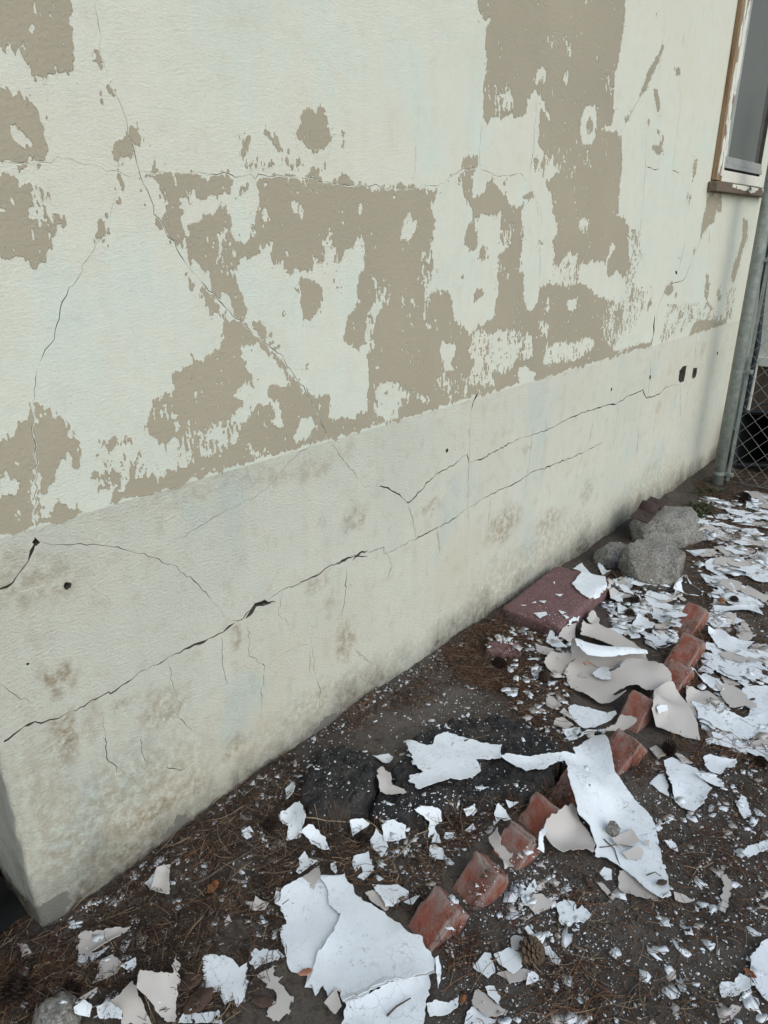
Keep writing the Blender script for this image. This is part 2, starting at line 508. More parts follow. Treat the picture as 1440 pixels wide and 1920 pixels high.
MT['stone'] = mat_simple('granite', [(0.3, (0.21, 0.20, 0.175)), (0.7, (0.30, 0.29, 0.26))], 22, 0.9, 0.3, 60, 1.0, 0.012, extra=_stone)
MT['paver'] = mat_simple('maroon_concrete', [(0.3, (0.150, 0.082, 0.080)), (0.7, (0.205, 0.120, 0.117))], 18, 0.85, 0.3, 150, 0.5, 0.003,
                         extra=lambda m, c: m.mix(m.ramp(m.noise(120, 4, 0.75), [(0.62, 0.0), (0.67, 0.8)]), m.mix(m.ramp(m.noise(130, 4, 0.75), [(0.50, 0), (0.60, 0.6)]), c, (0.07, 0.032, 0.034)), (0.5, 0.47, 0.46)))
MT['rust'] = mat_simple('rusty_steel', [(0.3, (0.030, 0.020, 0.018)), (0.7, (0.062, 0.036, 0.030))], 40, 0.8, 0.4, 200, 0.4, 0.002)
MT['galv'] = mat_simple('galvanised_steel', [(0.3, (0.16, 0.18, 0.165)), (0.7, (0.30, 0.325, 0.29))], 25, 0.55, 0.5, 180, 0.2, 0.002, extra=speck(60, 0.58, 0.68, (0.36, 0.38, 0.22)))
MT['wire'] = mat_simple('fence_wire', [(0.3, (0.20, 0.20, 0.175)), (0.7, (0.32, 0.32, 0.28))], 30, 0.5, 0.5)
MT['alu'] = mat_simple('aluminium', [(0.3, (0.27, 0.285, 0.27)), (0.7, (0.38, 0.395, 0.38))], 20, 0.45, 0.5, 80, 0.1, 0.001)
def mat_wood():
    m = NT('weathered_wood', 0.85, 0.25)
    g = m.noise(1.0, 5, 0.65, vec=m.pos((60, 60, 5)))
    c = m.ramp(g, [(0.3, (0.17, 0.10, 0.055)), (0.5, (0.27, 0.18, 0.105)), (0.7, (0.34, 0.25, 0.155))])
    m.col(c); m.bump(g, 0.5, 0.003); return m.m
MT['wood'] = mat_wood()
MT['darkwood'] = mat_simple('dark_weathered_wood', [(0.3, (0.10, 0.075, 0.055)), (0.7, (0.20, 0.155, 0.115))], 60, 0.85, 0.25)
MT['cream'] = mat_simple('cream_paint', [(0.3, (0.66, 0.65, 0.56)), (0.7, (0.74, 0.73, 0.65))], 14, 0.6, 0.4, 120, 0.25, 0.002, extra=speck(25, 0.60, 0.72, (0.45, 0.42, 0.33)))
MT['black'] = mat_simple('black_plastic', [(0.3, (0.006, 0.006, 0.006)), (0.7, (0.012, 0.012, 0.012))], 12, 0.7, 0.2, 40, 0.3, 0.004)
MT['slate'] = mat_simple('dark_blue_plastic', [(0.3, (0.020, 0.024, 0.032)), (0.7, (0.045, 0.052, 0.065))], 12, 0.5, 0.4)
MT['dark'] = mat_simple('bare_dark_earth', [(0.3, (0.012, 0.010, 0.009)), (0.7, (0.03, 0.026, 0.022))], 12, 0.95, 0.1)
MT['vent'] = mat_simple('brown_board', [(0.3, (0.065, 0.048, 0.036)), (0.7, (0.11, 0.085, 0.065))], 8, 0.8, 0.2)
MT['curtain'] = mat_simple('grey_blind', [(0.3, (0.055, 0.058, 0.054)), (0.7, (0.085, 0.088, 0.082))], 5, 0.9, 0.1)
MT['cone'] = mat_simple('pine_cone', [(0.3, (0.020, 0.014, 0.011)), (0.7, (0.060, 0.040, 0.030))], 60, 0.85, 0.2)
MT['cone_tan'] = mat_simple('pine_cone_tan', [(0.3, (0.06, 0.042, 0.028)), (0.7, (0.15, 0.105, 0.07))], 60, 0.85, 0.2)
MT['twig'] = mat_simple('twig_bark', [(0.3, (0.055, 0.042, 0.034)), (0.7, (0.13, 0.10, 0.08))], 60, 0.9, 0.2)
MT['straw'] = mat_simple('dry_stem', [(0.3, (0.24, 0.19, 0.12)), (0.7, (0.36, 0.29, 0.19))], 60, 0.85, 0.2)
MT['leaf_orange'] = mat_simple('leaf_orange', [(0.3, (0.20, 0.075, 0.028)), (0.7, (0.33, 0.13, 0.05))], 60, 0.7, 0.3)
MT['leaf_pink'] = mat_simple('leaf_pink', [(0.3, (0.36, 0.16, 0.10)), (0.7, (0.50, 0.25, 0.16))], 60, 0.7, 0.3)
MT['leaf_brown'] = mat_simple('leaf_brown', [(0.3, (0.055, 0.034, 0.025)), (0.7, (0.12, 0.075, 0.055))], 60, 0.8, 0.3)
MT['weed'] = mat_simple('weed_leaf', [(0.3, (0.045, 0.058, 0.026)), (0.7, (0.10, 0.105, 0.05))], 60, 0.7, 0.3)
MT['litter'] = mat_attr('needle_litter')
def mat_glass():
    m = NT('window_glass', 0.03, 0.5)
    m.b.inputs['Transmission Weight'].default_value = 0.85
    m.b.inputs['Base Color'].default_value = (0.55, 0.57, 0.56, 1)
    m.b.inputs['IOR'].default_value = 1.45
    return m.m
MT['glass'] = mat_glass()

# ------------------------------------------------------------------ ground
def sstep(a, b, x):
    t = np.clip((x - a) / (b - a), 0, 1); return t * t * (3 - 2 * t)

def ground_h(x, y):
    x = np.asarray(x, float); y = np.asarray(y, float)
    h = 0.016 * (fbm(x * 3.1, y * 3.1, 3, 3) - 0.5) + 0.010 * (fbm(x * 14, y * 14, 9, 4) - 0.5)
    h = h + 0.006 * (fbm(x * 55, y * 55, 21, 2) - 0.5)
    h = h + 0.034 * np.clip(fbm(x * 5.5, y * 2, 91, 3) - .35, 0, 1) * np.exp(-(y / 0.07) ** 2) * (x > .45)
    h = h + 0.026 * np.exp(-(y / 0.22) ** 2) * sstep(0.45, 0.95, x) * (1 - sstep(2.0, 2.8, x))
    return h

xs = np.concatenate([[-60, -25, -10, -5, -2.5, -1.2, -0.6], np.arange(-0.2, 5.6, 0.0105), [5.8, 6.2, 6.8, 8, 11, 18, 35, 60]])
ys = np.concatenate([[-60, -30, -14, -8, -5, -3.6, -2.8, -2.3, -2.05], np.arange(-1.9, 0.12, 0.0105), [0.3, 0.7, 1.2, 2.2, 5, 12, 30, 60]])
gx, gy = np.meshgrid(xs, ys)
near = (sstep(-1.2, -0.2, gx) * (1 - sstep(5.6, 6.8, gx)) * sstep(-2.8, -1.9, gy))
gz = ground_h(gx, gy) * near
gz = np.where(gy > 0.11, -0.02, gz)
nx, ny = len(xs), len(ys)
idx = np.arange(nx * ny).reshape(ny, nx)
quads = np.stack([idx[:-1, :-1], idx[:-1, 1:], idx[1:, 1:], idx[1:, :-1]], -1).reshape(-1, 4)
g = big_mesh('ground', np.stack([gx.ravel(), gy.ravel(), gz.ravel()], -1), [quads], MT['soil'], smooth=True)
tag(g, kind='structure')

# ------------------------------------------------------------------ the house wall
XL, XR, ZT = 0.378, 5.15, 3.3          # corner at the crawl-space opening, far end, wall top
BAND = 0.957                           # top of the foundation render
house = empty('house', (2.7, 0, 0))
tag(house, 'cream plastered house wall with peeling tan paint, cracks and a window at one end', 'house')
def hp(o):                             # parent to the house, keeping world position
    o.parent = house; o.matrix_parent_inverse = Matrix.Translation((-2.7, 0, 0)); return o

# crack polylines: (zoom tag, points, width in metres at each end / list)
CR = [
 ('p', '177 -30 183 50 190 100 205 150 225 200 237 225 240 250 255 290 262 330 275 360 290 400 305 425 325 455 345 490 375 525 400 550 430 585 470 620 500 645 530 670 550 700 575 740 595 775 607 800 612 820 635 850 660 885 685 912', .0022),
 ('p', '-20 303 60 310 120 295 160 310 215 320 240 332 262 328 300 321 380 325 470 329 520 328 575 334 630 345 660 348 700 347 740 355 790 352 830 345 860 320 900 315 930 330 950 330 975 325 990 340 1005 370 1010 410 1012 450 1010 520', .0017),
 ('p', '225 350 210 380 208 415 175 470 150 510 115 565 105 620 75 680 65 720 62 760 65 830 70 880 66 940 64 1010', .0014),
 ('p', '66 1008 58 1030 50 1050 38 1078 15 1100 -10 1116', .0048),
 ('p', '62 1012 100 1022 150 1020 200 1024 250 1035 290 1045 330 1065 370 1095 400 1130 432 1165', .0022),
 ('p', '290 1042 320 1018 360 995 410 965 470 935 500 915 530 880 560 850 600 828', .0013),
 ('p', '-60 1440 -20 1405 0 1395 30 1375 50 1358', .0048),
 ('p', '46 1362 52 1357 80 1356 110 1346 128 1336', .0085),
 ('p', '120 1340 150 1328 200 1302 240 1283 260 1262 310 1238 330 1226', .0032),
 ('p', '320 1232 345 1218 375 1205 390 1199', .0065),
 ('p', '380 1203 410 1190 430 1172', .0030),
 ('p', '418 1186 430 1174 440 1168', .0095),
 ('p', '436 1170 455 1162 470 1144 480 1135 515 1131', .0034),
 ('p', '460 1160 478 1138 497 1128 518 1129', .0110),
 ('p', '500 1128 530 1105 560 1095 590 1080 620 1060 645 1052', .0032),
 ('p', '630 1058 652 1046 668 1041 690 1044', .0100),
 ('p', '660 1052 672 1038 690 1032', .006),
 ('p', '680 1040 720 1026 720 1040 780 1010 820 990 840 980 875 955', .0030),
 ('p', '875 955 905 935 935 920 960 910 1000 885 1040 870 1080 855 1100 845 1130 828', .0036),
 ('p', '680 911 688 914', .010),
 ('p', '685 912 720 913 745 925 765 943 780 930 800 905 825 885 850 872 875 850 880 868 900 862 940 840 980 820', .0040),
 ('p', '980 820 1000 815 1035 802 1065 785 1090 775 1115 768 1135 760 1155 757 1180 742 1205 732 1212 747 1235 740 1250 725 1275 720', .0050),
 ('p', '876 850 880 866', .012),
 ('p', '765 943 772 970 782 1005', .0014),
 ('p', '899 733 890 748 884 768', .010),
 ('p', '884 765 882 800 880 850 878 900 877 955 882 995', .0018),
 ('D', '560 770 556 820 545 930 520 1080', .0018), ('D', '790 760 770 850 740 920 722 985', .0022), ('D', '880 720 862 850 858 880', .0020),
 ('D', '960 790 950 870 935 990', .0024), ('D', '1000 530 1000 620 985 700', .0030), ('D', '625 940 620 1080', .0016),
 ('D', '1015 380 1012 440 1002 500', .014), ('D', '1175 440 1165 540 1150 640 1130 700', .003),
 ('p', '415 1195 418 1240 425 1285', .0020), ('p', '462 1165 470 1230 497 1250 490 1300 492 1350', .0018), ('p', '315 1240 325 1290 340 1320 335 1345 365 1375', .0015),
 ('p', '193 1340 198 1400 200 1420 230 1445', .0014), ('p', '585 1195 590 1260 600 1290 598 1340', .0018), ('p', '650 1060 648 1110 640 1160', .0026),
 ('p', '-10 1277 30 1300 65 1322', .0014), ('p', '497 1250 540 1220 585 1205', .0012), ('p', '665 1215 690 1240', .0012),
 ('L', '530 760 535 830 560 860', .0018), ('L', '620 875 680 890 720 870', .0022), ('L', '390 680 400 840 430 880 480 910', .0018), ('D', '120 1220 110 1150 90 1090', .0018), ('D', '200 1190 205 1260', .002), ('D', '400 1060 390 1180', .002), ('D', '700 1000 690 1080', .002), ('D', '1110 640 1115 800', .0024), ('D', '1180 560 1160 640', .003), ('L', '1330 430 1360 470 1410 490', .0018), ('L', '1165 390 1160 520', .0016), ('p', '430 1165 455 1160 470 1142', .0022), ('p', '530 1110 520 1150 545 1170', .0014), ('p', '720 1026 735 1060 725 1090', .0016), ('p', '820 990 826 1040', .0016), ('p', '100 1358 60 1350', .0016),
 ('p', '1245 90 1220 150 1190 200 1165 250', .0026), ('B', '985 440 985 520 970 800 955 900', .0022), ('B', '1130 900 1110 990 1096 1030', .0030),
 ('B', '1210 760 1180 920 1150 990 1125 1050 1060 1070 1030 1150 1015 1250', .0028), ('B', '985 625 1010 640 1035 632', .003), ('B', '1080 640 1110 648', .003),
 ('B', '1125 115 1118 180', .0022), ('B', '1110 300 1110 420 1085 600 1080 690', .0022), ('B', '365 460 360 560 358 625', .0018), ('B', '572 330 570 420 560 560 545 675', .0018),
 ('B', '590 780 588 900 584 1060', .0018), ('B', '120 540 112 690', .0014), ('B', '1220 860 1218 980', .0025),
]
HOLES = [('p', 127, 1098, .0085), ('p', 838, 845, .0075), ('D', 853, 660, .008), ('D', 998, 615, .012), ('p', 52, 1245, .003), ('D', 1250, 525, .012)]
HOLEP = [('D', '1104 625 1108 590 1122 573 1134 572 1130 600 1124 632 1110 634'), ('D', '1155 615 1160 580 1174 578 1172 605 1160 622'),
         ('p', '60 1017 66 1008 76 1015 68 1020'), ('B', '1092 1018 1098 1012 1100 1026 1092 1030')]

def jag(pl, step, amp, seed):
    out = []
    rs = np.random.default_rng(seed)
    for i in range(len(pl) - 1):
        a, b = pl[i], pl[i + 1]
        L = np.hypot(*(b - a)); n = max(1, int(L / step))
        for k in range(n):
            p = a + (b - a) * k / n
            out.append(p + (rs.normal(0, amp, 2) if (k or i) else 0))
    out.append(pl[-1]); return np.array(out)

def ribbon(pl, w, seed):
    rs = np.random.default_rng(seed)
    n = len(pl)
    d = np.gradient(pl, axis=0); d /= (np.hypot(d[:, 0], d[:, 1])[:, None] + 1e-9)
    nrm = np.stack([-d[:, 1], d[:, 0]], -1)
    t = np.linspace(0, 1, n)
    env = np.minimum(1, np.minimum(t, 1 - t) * 6 + 0.12)
    env = env * np.clip(fbm(pl[:, 0] * 26, pl[:, 1] * 26, seed, 3) * 3.0 - .6, .12 if w < .0022 else .38, 1.5)
    w1 = w * env * (0.45 + 0.85 * rs.random(n) ** 1.5) * 0.5
    w2 = w * env * (0.35 + 0.75 * rs.random(n)) * 0.5
    return np.vstack([pl + nrm * w1[:, None], (pl - nrm * w2[:, None])[::-1]])

crack_polys = []; crack_lines = []
for i, (tg, s, w) in enumerate(CR):
    pl = on_wall(PX(tg, s))
    pl = jag(pl, 0.012 if pl[:, 0].mean() < 2.2 else 0.022, 0.0022, 100 + i)
    w = w * (0.80 if w < .0023 else 1.15 if w < .006 else 1.15)
    crack_lines.append((pl, w))
    crack_polys.append(ribbon(pl, w, 300 + i))
for i, (tg, x, y, r) in enumerate(HOLES):
    c = on_wall(PX(tg, f'{x} {y}'))[0]
    a = np.linspace(0, 2 * np.pi, 14, endpoint=False)
    rr = r * (0.85 + 0.3 * np.random.default_rng(i).random(14))
    crack_polys.append(np.stack([c[0] + rr * np.cos(a), c[1] + rr * np.sin(a)], -1))
for i, (tg, s) in enumerate(HOLEP):
    pl = on_wall(PX(tg, s))
    pl = jag(np.vstack([pl, pl[:1]]), 0.012, 0.002, 500 + i)[:-1]
    crack_polys.append(pl)

WIN = (4.30, 5.02, 1.80, 3.0)          # window opening x0,x1,z0,z1

def wall_skin(name, outer, holes, y, depth, mat):
    V = [Vector(p) for p in outer]; Ed = [(i, (i + 1) % len(outer)) for i in range(len(outer))]
    x0, z0 = np.min(outer, 0); x1, z1 = np.max(outer, 0)
    used = []
    for h in holes:
        h = np.asarray(h)
        if h[:, 0].max() < x0 or h[:, 0].min() > x1 or h[:, 1].max() < z0 or h[:, 1].min() > z1: continue
        b = len(V); V += [Vector(p) for p in h]; Ed += [(b + i, b + (i + 1) % len(h)) for i in range(len(h))]; used.append(h)
    vo, eo, fo, ov, oe, of = delaunay_2d_cdt(V, Ed, [], 0, 1e-6, True)
    cen = np.array([np.mean([(vo[k].x, vo[k].y) for k in f], 0) for f in fo])
    ok = (cen[:, 0] > x0) & (cen[:, 0] < x1) & (cen[:, 1] > z0) & (cen[:, 1] < z1)
    for h in used:
        ok &= ~in_poly(cen[:, 0], cen[:, 1], h)
    keep = [f for f, k in zip(fo, ok) if k]
    cnt = {}
    for f in keep:
        for a, b in zip(f, f[1:] + f[:1]):
            k = (min(a, b), max(a, b)); cnt[k] = cnt.get(k, 0) + 1
    # orientation so that the face normal points to -Y
    verts = [(v.x, y, v.y) for v in vo]; faces = []; fm = []; n = len(verts)
    verts += [(v.x, y + depth, v.y) for v in vo]
    for f in keep:
        a, b, c = [vo[k] for k in f[:3]]
        ccw = (b - a).cross(c - a) > 0
        f = list(f) if ccw else list(f)[::-1]        # ccw in (x,z) gives normal -Y
        faces.append(f); fm.append(0)
        for p, q in zip(f, f[1:] + f[:1]):
            if cnt[(min(p, q), max(p, q))] == 1:
                faces.append([p, p + n, q + n, q]); fm.append(1)      # broken mortar inside the cracks
    return hp(mesh_obj(name, verts, faces, [mat, MT['backing']], fmat=fm))

R0 = 0.014                              # rounded arris at the crawl-space corner
winrect = np.array([(WIN[0], WIN[2]), (WIN[1], WIN[2]), (WIN[1], WIN[3]), (WIN[0], WIN[3])])
wall_skin('upper_wall', [(XL + R0, BAND), (XR, BAND), (XR, ZT), (XL + R0, ZT)], crack_polys + [winrect], 0.0, 0.06, MT['plaster'])
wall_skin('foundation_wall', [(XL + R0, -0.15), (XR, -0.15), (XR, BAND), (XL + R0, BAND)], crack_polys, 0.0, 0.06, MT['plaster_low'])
# masonry behind the plaster, with the drilled holes reading as deep
for (a, b, c, d) in ((XL + 0.03, XR - .01, -0.15, WIN[2] - 0.002), (XL + 0.03, WIN[0] - 0.002, WIN[2], ZT), (WIN[1] + 0.002, XR - .01, WIN[2], ZT), (WIN[0] - 0.002, WIN[1] + 0.002, WIN[3] + .002, ZT)):
    hp(box('masonry', a, b, 0.061, 0.20, c, d, MT['backing']))

# rounded corner and jamb of the crawl-space opening
def jamb(z0, z1, y0, mat, name):
    prof = [(XL + R0, y0)]
    for k in range(1, 7):
        a = math.pi / 2 * k / 6
        prof.append((XL + R0 - R0 * math.sin(a), y0 + R0 - R0 * math.cos(a)))
    for yy in (0.06, 0.10, 0.14, 0.20): prof.append((XL, yy))
    zs = np.arange(z0, z1 + 1e-6, (z1 - z0) / max(2, int((z1 - z0) / 0.025)))
    V = []; Fc = []; m = len(prof)
    for j, z in enumerate(zs):
        for k, (px_, py_) in enumerate(prof):
            n = (fbm(np.array([px_ * 30 + py_ * 30]), np.array([z * 30]), 77, 4)[0] - 0.5) * 0.009
            if 1 <= k <= 6: n *= 1.9
            if k == 0: n = 0
            V.append((px_ + n, py_ + (n if k <= 6 else 0), z))
    for j in range(len(zs) - 1):
        for k in range(m - 1):
            a = j * m + k
            Fc.append((a, a + m, a + m + 1, a + 1))
    return hp(mesh_obj(name, V, Fc, mat, smooth=True))
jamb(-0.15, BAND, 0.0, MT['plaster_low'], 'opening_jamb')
jamb(BAND, ZT, 0.0, MT['plaster'], 'wall_corner')
# wall over and beyond the opening, dark space behind it
hp(box('upper_wall_return', -3.0, XL - 0.001, 0.001, 0.20, 0.80, ZT, MT['plaster']))
hp(box('crawl_space_back', -3.0, XR, 1.60, 1.65, -0.15, 0.95, MT['dark']))
hp(box('crawl_space_ceiling', -3.0, XR, 0.205, 1.60, 0.80, 0.84, MT['dark']))
hp(box('crawl_space_floor', -3.0, XR - .2, 0.24, 1.60, -0.15, -0.012, MT['dark']))
hp(box('crawl_space_pier', -0.9, -0.75, 0.0, 1.60, -0.15, 0.795, MT['dark']))
hp(box('side_wall', XR - 0.001, XR + 0.03, 0.02, 3.0, -0.15, ZT, MT['plaster']))
hp(box('roof_eave', -3.4, XR + 0.5, -0.45, 3.0, ZT + 0.002, ZT + 0.12, MT['cream']))
# dark brown strip added at the far end to stand for the shaded gap
hp(box('gap_shade_strip', XR + 0.031, XR + 0.075, -0.012, 0.10, 0.02, ZT, MT['darkwood'], bevel=0.003))

